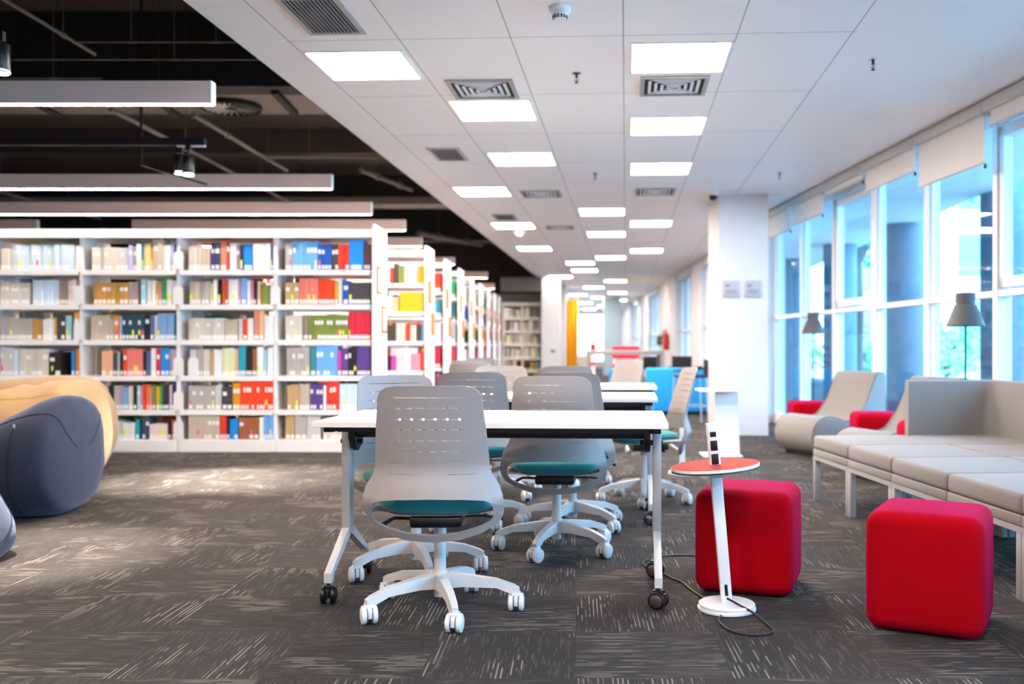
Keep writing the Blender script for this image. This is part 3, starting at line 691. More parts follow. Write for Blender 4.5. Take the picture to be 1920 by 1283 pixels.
pouf('red cube pouf right behind the slim power post', (.762, 4.17, 0), -.33)
pouf('nearest red cube pouf, in front of the grey sofa', (1.345, 3.60, 0), -.49)
pouf('red cube pouf behind the curved lounge chair, nearest the far window', (2.57, 10.35, 0), -.05, .46, .45)
pouf('red cube pouf between the two curved lounge chairs', (2.72, 8.55, 0), -.12, .44, .455)
pouf('red cube pouf almost hidden behind the sofa backrest corner', (2.52, 6.97, 0), -.08, .27, .50)

# ================================================================== SOFA MODULES
SYAW = math.atan(.081)
sofa_o = Vector((1.62, 6.5)); sx = Vector((math.cos(SYAW), math.sin(SYAW))); sy = Vector((math.sin(SYAW), -math.cos(SYAW)))
def sofa_module(name_lb, col, row, back=None, tag_red=False, legs=True):
    S = .65; c = sofa_o+sx*(S*(col+.5))+sy*(S*(row+.5))
    t = root('sofa_module', (c.x, c.y, 0), SYAW, name_lb, 'sofa', 'grey sofa modules in a double row')
    h = S/2-.002
    b = B(); b.bb(-h, h, -h, h, .352, .442, bev=.022, seg=3); 
    for v in b.bm.verts:
        if v.co.z > .43: v.co.z += .006*(1-(v.co.x/h)**2)*(1-(v.co.y/h)**2)
    b.build('cushion', 'sofa', t, smooth=50)
    b = B(); b.bb(-h, h, -h, h, .305, .353, bev=.008); b.build('seat_base', 'sofa', t, smooth=50)
    b = B(); b.bb(-h+.008, h-.008, -h+.008, h-.008, .3505, .3545); b.build('seam', 'sofa_seam', t, smooth=0)
    b = B(); b.bb(-h, h, -h, -h+.03, .28, .305); b.bb(-h, h, h-.03, h, .28, .305); b.bb(-h, -h+.03, -h+.03, h-.03, .28, .305); b.bb(h-.03, h, -h+.03, h-.03, .28, .305); b.build('steel_rail', 'alu', t, smooth=0)
    for x in (-h+.02, h-.02):
        for y in (-h+.02, h-.02):
            b = B(); b.bb(x-.018, x+.018, y-.018, y+.018, 0, .28, bev=.002); b.build('leg', 'alu', t)
    if back:
        pts = []
        if back == 'corner':                 # wraps the far end and the window side
            pts = [(-h+.0, h-.03)]+[(-h+.1*k, h-.03) for k in range(1, 5)]+[(h-.12+.09*math.sin(a), h-.12+.09*math.cos(a)) for a in (0, .4, .8, 1.2, PI/2)]+[(h-.03, h-.12-.1*k) for k in range(1, 5)]+[(h-.03, -h)]
        else: pts = [(h-.03, h-.001-.08*k) for k in range(8)]+[(h-.03, -h)]
        rings = []
        for i, (x, y) in enumerate(pts):
            a = Vector(pts[max(0, i-1)]); c2 = Vector(pts[min(len(pts)-1, i+1)]); d = (c2-a).normalized(); nrm = Vector((d.y, -d.x)); r_ = []
            for (u, z) in ((.03, .425), (.03, .79), (.022, .812), (0, .822), (-.022, .812), (-.03, .79), (-.03, .425)):
                r_.append((x+nrm.x*u, y+nrm.y*u, z))
            rings.append(r_)
        b = B(); b.loft(rings); b.build('backrest', 'sofa', t, smooth=45)
    if tag_red:
        b = B(); b.bb(-h-.0, -h+.02, h-.09, h-.06, .283, .303); b.box((-h-.001, h-.075, .30), (.004, .035, .022)); b.build('maker_tag', 'redpaint', t, smooth=0)
    return t
nth = ['farthest front-row grey sofa seat, at the end of the sofa', 'second front-row grey sofa seat from the far end', 'third front-row grey sofa seat from the far end', 'fourth front-row grey sofa seat, beyond the nearest pouf',
       'front-row grey sofa seat right behind the nearest pouf with a tiny red tag', 'nearest front-row grey sofa seat at the picture edge']
for r_ in range(6): sofa_module(nth[r_], 0, r_, tag_red=(r_ == 4))
nb = ['grey corner sofa seat with tall wraparound backrest at the far end', 'window-side grey sofa seat with backrest, next to the corner seat', 'window-side grey sofa seat with backrest at the picture edge', 'window-side grey sofa seat outside the picture edge']
for r_ in range(4): sofa_module(nb[r_], 1, r_, 'corner' if r_ == 0 else 'side')

# ================================================================== LOUNGE CHAIRS
def lounge(label, loc, rz):
    t = root('lounge_chair', loc, rz, label, 'lounge chair', 'curved grey lounge chairs by the window')
    prof = []
    for k in range(13):                      # front roll
        a = -PI/2-PI*k/12; prof.append((.19+.19*math.cos(a), .205+.185*math.sin(a)))
    prof += [(.28, .375), (.38, .345), (.46, .335), (.53, .36), (.59, .42), (.66, .55), (.73, .70), (.765, .775), (.79, .80), (.83, .805), (.87, .80), (.885, .77), (.885, .5), (.88, .10), (.87, .03), (.80, .02), (.72, .03), (.62, .10), (.50, .12), (.38, .08), (.28, .03)]
    b = B(); b.prism(prof, -.30, .30, 'y', bev=.02); b.build('body', 'sofa', t, smooth=50)
    b = B(); pr_ = [(x, y) for x, y in prof]
    for yy in (-.298, .298): b.tube([(.19+(x-.19)*.985, yy, .4+(z-.4)*.985) for x, z in pr_], .003, 5, closed=True)
    b.build('piping', 'sofa_seam', t)
    b = B(); b.bb(.1, .82, -.24, .24, 0, .03); b.build('base_plate', 'blacksoft', t, smooth=0)
    return t
lounge('grey curved lounge chair standing free beside the sofa end', (2.08, 9.12, 0), .42)
lounge('grey curved lounge chair mostly hidden behind the sofa backrest', (2.17, 7.45, 0), .33)

# ================================================================== FLOOR LAMPS
def floor_lamp(label, x, y):
    t = root('floor_lamp', (x, y, 0), 0, label, 'floor lamp', 'grey floor lamps at the window')
    b = B(); b.lathe([(0, .018), (.12, .018), (.13, .01), (.13, 0), (0, 0)], 28); b.build('base', 'blacksoft', t)
    b = B(); b.tube([(.01, 0, .018), (.0, 0, .6), (.0, 0, 1.22)], .0075, 8); b.build('pole', 'blacksoft', t)
    b = B(); b.lathe([(.128, 1.195), (.132, 1.20), (.075, 1.345), (.066, 1.352), (.066, 1.43), (.060, 1.436), (0, 1.436)], 32); b.lathe([(.126, 1.197), (.07, 1.345), (0, 1.40)], 32); b.build('lamp_shade', 'lamp_grey', t)
    b = B(); b.lathe([(0, 1.22), (.02, 1.23), (.028, 1.26), (.018, 1.30), (0, 1.31)], 16); b.build('bulb', 'paper', t)
floor_lamp('taller-looking grey floor lamp behind the sofa backrest', 2.80, 6.82)
floor_lamp('smaller-looking grey floor lamp beyond the free-standing lounge chair', 2.70, 10.8)

# ================================================================== POWER POSTS
def power_post(label, loc, disc, tilt):
    t = root('power_post', loc, 0, label, 'power post', 'white power posts standing on the carpet')
    b = B(); b.lathe([(0, .028), (.108, .028), (.112, .025), (.112, .020), (.108, .017), (.108, .012), (.116, .011), (.116, .003), (.112, 0), (0, 0)], 48); b.build('base', 'white_metal', t)
    p = root('pole', (0, 0, .028)); p.parent = t; p.rotation_euler = (0, -tilt, 0)
    b = B(); b.bb(-.022, .022, -.016, .016, 0, .715, bev=.004); b.build('pole_profile', 'white_metal', p)
    b = B(); b.bb(-.019, .019, -.0175, -.0155, .545, .712, bev=.0005); b.build('socket_plate', 'castor_white', p)
    for q in ((-.012, .012, .665, .685), (-.014, .014, .61, .650), (-.014, .014, .555, .597), (-.006, .006, .03, .075)):
        b = B(); b.bb(q[0], q[1], -.0195, -.0155, q[2], q[3], bev=.001); b.build('socket', 'black', p)
    b = B(); b.bb(-.023, .023, -.017, .017, .712, .718); b.build('end_cap', 'white_metal', p)
    b = B(); b.bb(-.023, .023, -.0172, .0172, .50, .53); b.build('collar', 'alu', p)
    if disc:
        b = B(); b.cyl((0, .0, .540), (0, .0, .552), .176, seg=64, bev=.002); b.cyl((0, 0, .5525), (0, 0, .5535), .174, seg=64, mi=1); b.cyl((0, 0, .535), (0, 0, .5395), .176, seg=64, mi=2)
        o = b.build('tray', ['white_metal', 'orange_disc', 'rail'], p); 
    return t
power_post('leaning white power post with round coral tray, between table and red pouf', (.602, 3.79, 0), True, .085)
power_post('white power post with no tray, behind the front table end', (.872, 7.79, 0), False, 0)
def fl(px, py): Y = 1.05*F/(py-650); return Vector(((px-1080)*Y/F, Y, .006))
def catmull(pts, n=6):
    o = []
    for i in range(len(pts)-1):
        p0, p1, p2, p3 = pts[max(0, i-1)], pts[i], pts[i+1], pts[min(len(pts)-1, i+2)]
        for k in range(n):
            t = k/n; o.append(.5*((2*p1)+(-p0+p2)*t+(2*p0-5*p1+4*p2-p3)*t*t+(-p0+3*p1-3*p2+p3)*t**3))
    return o+[pts[-1]]
cpx = [(1330, 1046), (1300, 1044), (1258, 1044), (1228, 1049), (1208, 1055), (1207, 1062), (1220, 1070), (1238, 1076), (1262, 1088), (1278, 1094), (1295, 1108), (1318, 1124), (1345, 1142)]
pts = [fl(*q) for q in cpx]
b = B(); b.tube(catmull(pts), .0045, 8); tag(b.build('power_cable', 'cable'), 'black cable curling from behind the red pouf past the table castor', 'cable')
cpx = [(1364, 1132), (1380, 1140), (1412, 1160), (1440, 1175), (1450, 1186), (1440, 1192), (1410, 1194), (1375, 1188), (1355, 1176), (1348, 1166), (1352, 1160)]
pts = [fl(*q) for q in cpx]
pts[0] = Vector((.60, 3.765, .05)); pts[1] = Vector((.635, 3.73, .037)); pts[2] = fl(1412, 1158)+Vector((0, 0, .012))
pts[-1].z = .010
b = B(); b.tube(catmull(pts), .0045, 8); tag(b.build('power_cable', 'cable'), 'black cable looping on the carpet in front of the coral-tray post base', 'cable')

# ================================================================== WHITE C-SHAPED SIDE TABLE
t = root('side_table', (1.36, 9.15, 0), 0, 'white bent-panel side table in front of the white column', 'table')
b = B(); b.bb(-.19, .20, -.18, .18, .622, .640, bev=.004); b.build('tabletop', 'white_metal', t)
b = B(); b.prism([(-.02, .622), (.20, .622), (.22, .02), (.0, .0)], -.01, .01, 'y'); o = b.build('side_panel', 'white_metal', t); o.location = (0, .02, 0)
b = B(); b.bb(-.15, .22, -.17, .17, 0, .014, bev=.003); b.build('base_plate', 'white_metal', t)

# ================================================================== FAR FURNITURE
t = root('high_table', (.83, 16.3, 0), 0, 'white high table with square legs in the corridor mouth', 'table')
b = B(); b.bb(-.66, .66, -.40, .40, .91, .985, bev=.004); b.build('tabletop', 'greytable', t)
for x in (-.62, .62):
    for y in (-.36, .36):
        b = B(); b.bb(x-.035, x+.035, y-.035, y+.035, 0, .91); b.build('leg', 'greytable', t, smooth=0)
def block_seat(label, x0, x1, y0, y1, h, backh, m_, name='booth_sofa'):
    t = root(name, ((x0+x1)/2, (y0+y1)/2, 0), 0, label, 'sofa'); w_, d = (x1-x0)/2, (y1-y0)/2
    b = B(); b.bb(-w_, w_, -d, d-.12, .05, h, bev=.03, seg=3); b.build('seat', m_, t)
    b = B(); b.bb(-w_, w_, d-.12, d, .05, backh, bev=.03, seg=3); b.build('backrest', m_, t)
    b = B(); b.bb(-w_+.04, w_-.04, -d+.04, d-.04, 0, .05); b.build('plinth', 'blacksoft', t, smooth=0)
b_ = root('booth_sofa', (1.80, 15.0, 0), 0, 'bright blue booth sofa with its back to the viewer beside the white column', 'sofa')
b = B(); b.bb(-.72, .75, -.35, -.2, .03, .72, bev=.04, seg=3); b.build('backrest', 'blue', b_)
b = B(); b.bb(-.72, .75, -.2, .4, .03, .44, bev=.04, seg=3); b.build('seat', 'blue', b_)
block_seat('blue low sofa under the high table in the corridor mouth', .62, 1.02, 17.2, 17.9, .4, .62, 'blue')
def high_seat(label, x0, x1, y, z0, z1):
    t = root('high_bench', ((x0+x1)/2, y, 0), 0, label, 'bench'); w_ = (x1-x0)/2
    b = B(); b.bb(-w_, w_, .14, .22, z0, z1, bev=.03); b.build('backrest', 'redflat', t)
    b = B(); b.bb(-w_, w_, -.2, .2, .62, .69, bev=.02); b.build('seat', 'redflat', t)
    for x in (-w_+.05, w_-.05):
        for yy in (-.17, .18): b = B(); b.bb(x-.02, x+.02, yy-.02, yy+.02, 0, z0+.04 if yy > 0 else .62); b.build('leg', 'white_metal', t, smooth=0)
high_seat('red high bench back showing over and under the high table', .75, 1.32, 19.5, .80, 1.06)
high_seat('small red high seat beside the yellow curtain foot', .32, .46, 21.5, .88, 1.12)
def bar_chair(label, loc, rz, h=.63, back=True, arms=False):
    t = root('bar_chair', loc, rz, label, 'bar chair', 'black bar chairs at the high table')
    b = B(); b.bb(-.19, .19, -.2, .2, h, h+.04, bev=.015); b.build('seat', 'blacksoft', t)
    b = B()
    pr_ = [(-.19, 0), (-.185, .012), (-.08, .03), (.08, .03), (.185, .012), (.19, 0), (.08, .015), (-.08, .015)]
    b.prism([(x, -.22-y) for x, y in pr_], h+.03, h+.24, 'z'); b.build('backrest', 'blacksoft', t)
    for x in (-.19, .19):
        for y in (-.17, .19):
            b = B(); b.cyl((x*1.1, y*1.15, 0), (x, y, h), .011, seg=8); b.build('leg', 'alu', t)
    b = B(); b.tube([(-.2, -.18, .25), (.2, -.18, .25), (.2, .2, .25), (-.2, .2, .25)], .008, 6, closed=True); b.build('footrest', 'alu', t)
    if arms:
        for x in (-.20, .20): b = B(); b.tube([(x, -.2, h+.14), (x, .05, h+.10), (x, .2, h+.09)], .014, 6); b.build('armrest', 'blacksoft', t)
    return t
bar_chair('black bar chair at the right end of the high table, back to the viewer', (1.42, 17.3, 0), -.1)
bar_chair('black bar chair just past the high table leg', (1.95, 17.9, 0), .1)
bar_chair('black bar chair with arms in front of the blue booth by the white column', (1.56, 12.9, 0), PI/2+.1, .63, arms=True)
# folded grey chair stack beside the high table
b = B(); b.bb(-.09, .09, -.25, .25, 0, .90, bev=.02); o = b.build('grey_cabinet', mat('warm_grey_board', '#8a807a', .7)); o.location = (.10, 15.9, 0); tag(o, 'dark grey slim cabinet at the left end of the high table', 'cabinet')
# red fire extinguisher on the far wall
x = Xw(25.5); t = root('fire_extinguisher', (x-.09, 25.2, .95), 0, 'red fire extinguisher on the white pier of the far right wall', 'fire extinguisher')
b = B(); b.lathe([(0, 0), (.075, .005), (.08, .03), (.08, .40), (.05, .47), (.02, .49), (0, .49)], 20); b.build('cylinder', 'redpaint', t)
b = B(); b.cyl((0, 0, .49), (0, 0, .56), .02, seg=10); b.tube([(0, 0, .54), (-.08, -.02, .50), (-.1, -.03, .3)], .012, 6); b.build('valve', 'black', t)
t = root('wall_telephone', (Xw(26.5)-.03, 27.3, 1.12), 0, 'small dark wall telephone on the far white wall', 'telephone')
b = B(); b.box((-.03, 0, .1), (.10, .22, .30), bev=.02); b.build('body', 'lamp_grey', t)
b = B(); b.box((-.09, -.06, .1), (.05, .06, .26), bev=.02); b.build('handset', 'rail', t)
# yellow curtain with folds
rings = []; n = 44
for zi in range(14):
    z = 2.50-2.42*zi/13; r_ = []
    for side in (0, 1):
        for k in (range(n) if side == 0 else range(n-1, -1, -1)):
            u = k/(n-1); flare = 1+(.45*max(0, (zi-9)/4)**2)
            x = -.40+.47*u*flare; y = 29.5+.05*math.sin(u*26)*(1+.2*zi/13)+.02*math.sin(u*57+zi*.3)+side*.012
            r_.append((x, y, z))
    rings.append(r_)
t = root('curtain', (0, 0, 0), 0, 'bright yellow floor-length curtain at the corridor mouth', 'curtain')
b = B(); b.loft(rings); b.build('curtain_fabric', 'yellow', t, smooth=60)
b = B(); b.cyl((-.42, 29.5, 2.53), (.12, 29.5, 2.53), .015, seg=10); b.build('curtain_rod', 'alu', t)

# ================================================================== BEAN BAGS
def bean_bag(label, st, cy, m_, seamm, seed, rz=0, seam_x=None, loc=(0, 0, 0), wr=.010):
    """stations: (x, half depth, z bottom, z top, ridge) lofted along x"""
    t = root('bean_bag', (loc[0], cy+loc[1], 0), rz, label, 'bean bag')
    n = 40; rings = []
    # resample stations smoothly
    V = [Vector((s[0], s[1], s[2])) for s in st]; W = [Vector((s[3], s[4], 0)) for s in st]
    Vs = catmull(V, 5); Ws = catmull(W, 5); 
    for v, w_ in zip(Vs, Ws):
        x, hd, zb = v; zt, rd = w_.x, w_.y; r_ = []
        zc = zb+(zt-zb)*.46
        for k in range(n):
            a = 2*PI*k/n; c_, s_ = math.cos(a), math.sin(a); e = 2.4
            yy = hd*math.copysign(abs(c_)**(2/e), c_); zz = math.copysign(abs(s_)**(2/e), s_)
            z = zc+(zt-zc)*zz if zz > 0 else zc+(zc-zb)*zz
            if zz > 0: z += rd*max(0, abs(c_)**1.5-.25)*zz*1.2          # two raised seam ridges with a dip between
            d = mnoise.noise(Vector((x*3.5+seed, yy*3.5, z*3.5)))*wr*1.6+mnoise.noise(Vector((x*9, yy*9+seed, z*9)))*wr
            r_.append((x+d*.3, yy*(1+d), max(.0, z+d)))
        rings.append(r_)
    b = B(); b.loft(rings)
    o = b.build('cover', m_, t, smooth=80)
    # seams: two along the top ridges, one down the side
    for kk in (int(n*.11), int(n*.39)):
        b = B(); b.tube([Vector(r_[kk])+Vector((0, 0, .002)) for r_ in rings[2:-2]], .003, 6); b.build('seam', seamm, t)
    if seam_x is not None:
        i = min(range(len(rings)), key=lambda q: abs(rings[q][0][0]-seam_x))
        b = B(); b.tube([Vector(rings[i][k % n])+Vector((0, -.003, 0)) for k in range(int(n*.42), int(n*.68))], .004, 6); b.build('seam', seamm, t)
    if seam_x is not None:
        b = B(); p = Vector(rings[i][int(n*.41)]); b.box(p+Vector((0, -.008, -.01)), (.012, .008, .03), bev=.002); b.build('zip_pull', 'alu', t)
    return t
navy = [(-2.995, .03, .34, .40, 0), (-3.005, .20, .20, .54, 0), (-3.02, .30, .10, .67, .0), (-3.05, .38, .03, .735, .0), (-3.12, .42, 0, .735, .01), (-3.24, .45, 0, .69, .035), (-3.45, .47, 0, .58, .08), (-3.7, .48, 0, .49, .09), (-4.0, .50, 0, .42, .07), (-4.35, .50, 0, .38, .05), (-4.6, .42, 0, .34, .02), (-4.72, .25, .05, .26, 0), (-4.75, .05, .13, .17, 0)]
bean_bag('large navy bean bag in front of the tan bean bags', navy, 6.0, 'navy', 'navy_dark', 1.0, seam_x=-3.2, loc=(-.12, 0))
tan = [(-3.56, .03, .36, .42, 0), (-3.565, .20, .20, .56, 0), (-3.59, .32, .08, .68, .01), (-3.64, .40, .02, .775, .02), (-3.70, .44, 0, .79, .03), (-3.85, .46, 0, .765, .03), (-4.1, .48, 0, .74, .03), (-4.4, .5, 0, .72, .03), (-4.8, .50, 0, .62, .05), (-5.1, .50, 0, .45, .05), (-5.3, .4, 0, .35, .02), (-5.4, .1, .1, .2, 0)]
bean_bag('large tan bean bag directly behind the big navy one', tan, 7.2, 'tan', 'tan_dark', 4.0, seam_x=-4.55, wr=.02, loc=(-.09, 0))
tan2 = [(-4.05, .05, .3, .4, 0), (-4.1, .25, .1, .62, 0), (-4.2, .35, 0, .74, .02), (-4.42, .42, 0, .80, .03), (-4.7, .44, 0, .78, .03), (-5.0, .44, 0, .76, .03), (-5.4, .4, 0, .6, .02), (-5.6, .2, 0, .4, 0), (-5.68, .05, .1, .2, 0)]
bean_bag('second tan bean bag, only its creased top showing behind the first', tan2, 8.25, 'tan', 'tan_dark', 9.0, wr=.015)
small = [(-2.575, .05, .05, .09, 0), (-2.585, .16, .02, .15, 0), (-2.61, .24, 0, .22, 0), (-2.66, .30, 0, .30, .01), (-2.72, .34, 0, .38, .02), (-2.85, .38, 0, .48, .03), (-3.05, .42, 0, .58, .03), (-3.3, .42, 0, .62, .03), (-3.6, .35, 0, .5, .02), (-3.75, .2, .05, .35, 0), (-3.8, .05, .15, .2, 0)]
bean_bag('navy bean bag cut off at the picture edge, nearest the viewer', small, 4.55, 'navy', 'navy_dark', 15.0, loc=(-.22, 0))
def spin_base(o, world_deg):
    d = R(world_deg)-R(-73)-o.rotation_euler.z
    for c in o.children:
        if c.name.startswith(('base_arm', 'castor')): c.rotation_euler.z = d
for i, a in ((1, -109), (2, -40), (3, -60), (4, -69), (5, -80), (6, -95), (7, -50), (8, -85), (9, -62), (10, -75), (11, -45)): spin_base(chair_objs[i], a)
# ================================================================== BOOKCASES
X_END, BAYW, RY = -2.0, .968, 9.44
ZS = [1.812, 1.468, 1.115, .758, .418, .122]            # tops of the boards, top shelf first
def bookcase(label, xe, y0, nb, depth=.60, bayw=BAYW, top=2.22, signs=True, gap=True):
    t = root('bookcase', (xe, y0, 0), 0, label, 'bookcase', 'rows of white double-sided bookcases')
    L = nb*bayw
    b = B(); b.bb(-.03, 0, -.01, depth, 0, top+.05, bev=.003); b.build('end_panel', 'shelf', t, smooth=0)
    for k in range(nb):
        x1 = -.03-(k+1)*bayw
        b = B(); b.bb(x1-.018, x1+.018, .02, depth-.02, 0, top, bev=.002); b.bb(x1-.03, x1+.03, depth/2-.03, depth/2+.03, 0, top); b.build('upright', 'shelf', t, smooth=0)
        for z in ZS:
            if z < .2:
                b = B(); b.bb(x1+.018, x1+bayw-.018, 0, depth, 0, z, bev=.002); b.build('plinth', 'shelf', t, smooth=0)
            else:
                b = B(); b.bb(x1+.02, x1+bayw-.02, .0, depth/2-.03, z-.012, z); b.bb(x1+.02, x1+bayw-.02, .0, .012, z-.05, z-.012)
                b.bb(x1+.02, x1+bayw-.02, depth/2+.03, depth, z-.012, z); b.bb(x1+.02, x1+bayw-.02, depth-.012, depth, z-.05, z-.012); b.build('shelf', 'shelf', t, smooth=0)
        b = B(); b.bb(x1+.001, x1+bayw-.001, .0, depth, top-.085, top-.07); b.bb(x1+.001, x1+bayw-.001, 0, .012, top-.07, top); b.bb(x1+.001, x1+bayw-.001, depth-.012, depth, top-.07, top); b.build('canopy', 'shelf', t, smooth=0)
    if signs:
        for (ya, yb, za, zb) in ((.06, .30, 1.58, 1.86), (.30, .54, 1.19, 1.47)):
            b = B(); b.bb(.001, .014, ya, yb, za, zb)
            o = b.build('sign_holder', 'sign_orange', t, smooth=0)
            b = B(); b.bb(.014, .0155, ya+.05, yb-.05, za+.03, zb-.03); b.build('sign_sheet', 'paper' if gap else 'sign_paper', o, smooth=0)
    return t
M['sign_paper'] = mat('pale_orange_sheet', '#c87414', .6)
bookcase('nearest white bookcase row filled with colourful books', X_END, RY, 4)
RX = {1: (-1.80, 11.46), 2: (-1.81, 13.13), 3: (-1.81, 14.72), 4: (-1.83, 16.45), 5: (-1.84, 18.2), 6: (-1.84, 19.8), 7: (-1.86, 21.5), 8: (-1.86, 22.9)}
wd = ['', 'second', 'third', 'fourth', 'fifth', 'sixth', 'seventh', 'eighth', 'ninth']
for k, (xe, y) in RX.items(): bookcase('%s white bookcase row, its orange-signed end panel showing past the %s' % (wd[k], 'nearest row' if k == 1 else wd[k-1]+' one'), xe, y, 2, gap=False)
ec = bookcase('white bookcase facing the viewer at the end of the aisle, left of the white pier', -.90, 25.2, 2, .35, .5, signs=False)

COL = dict(cream='#d9cfc0', grey='#b9b2aa', beige='#cbbba6', paleblue='#cfe3f2', white='#f3f1ee', ltgrey='#d3cfcc', teal='#2f8c96', paleyellow='#f0dd9a', orange='#f39a2e', lavender='#b9bbe6', slate='#414c62',
  purple='#5e3f8e', dteal='#1c4b5c', salmon='#ec8f78', redbrown='#c1553f', mauve='#b79fb5', dnavy='#1d2440', bright='#0a8ee6', slateblue='#566a9a', olive='#7f8c3c', sky='#6fb2ea', royal='#1857b8', umber='#4c4038', red='#ef3a26',
  maroon='#6d4342', ochre='#c69548', rosegrey='#b89a98', aqua='#a6dbe6', yellow='#e3ac06', pink='#f08fa4', green='#27a55a', black='#1d1b1f', rust='#cc5236', peach='#f6b98c', brown='#a5633a', steel='#82aed6', crimson='#db2443',
  taupe='#9b8c7c', coral='#f38378', magenta='#d04aa2', amber='#ee9a10', vermilion='#f5451d', tan='#c9a673', mustard='#d9b323', aubergine='#3b2b44', charcoal='#454247', palepink='#f0dcd9', turquoise='#22a3b8', darkorange='#d9752b', limewhite='#e8ecc0')
NICE = dict(paleblue='pale blue', ltgrey='light grey', paleyellow='pale yellow', dteal='dark teal', redbrown='red-brown', dnavy='dark navy', bright='bright blue', slateblue='slate blue', sky='sky blue', royal='royal blue', umber='dark brown', rosegrey='rose grey',
  steel='steel blue', palepink='pale pink', turquoise='turquoise blue', darkorange='dark orange', limewhite='off-white', dteall='x')
for k, v in COL.items(): M['book_'+k] = mat('book_'+k, v, .6, noise=.05, nscale=90)
M['pages'] = mat('book_pages', '#efe8da', .8)
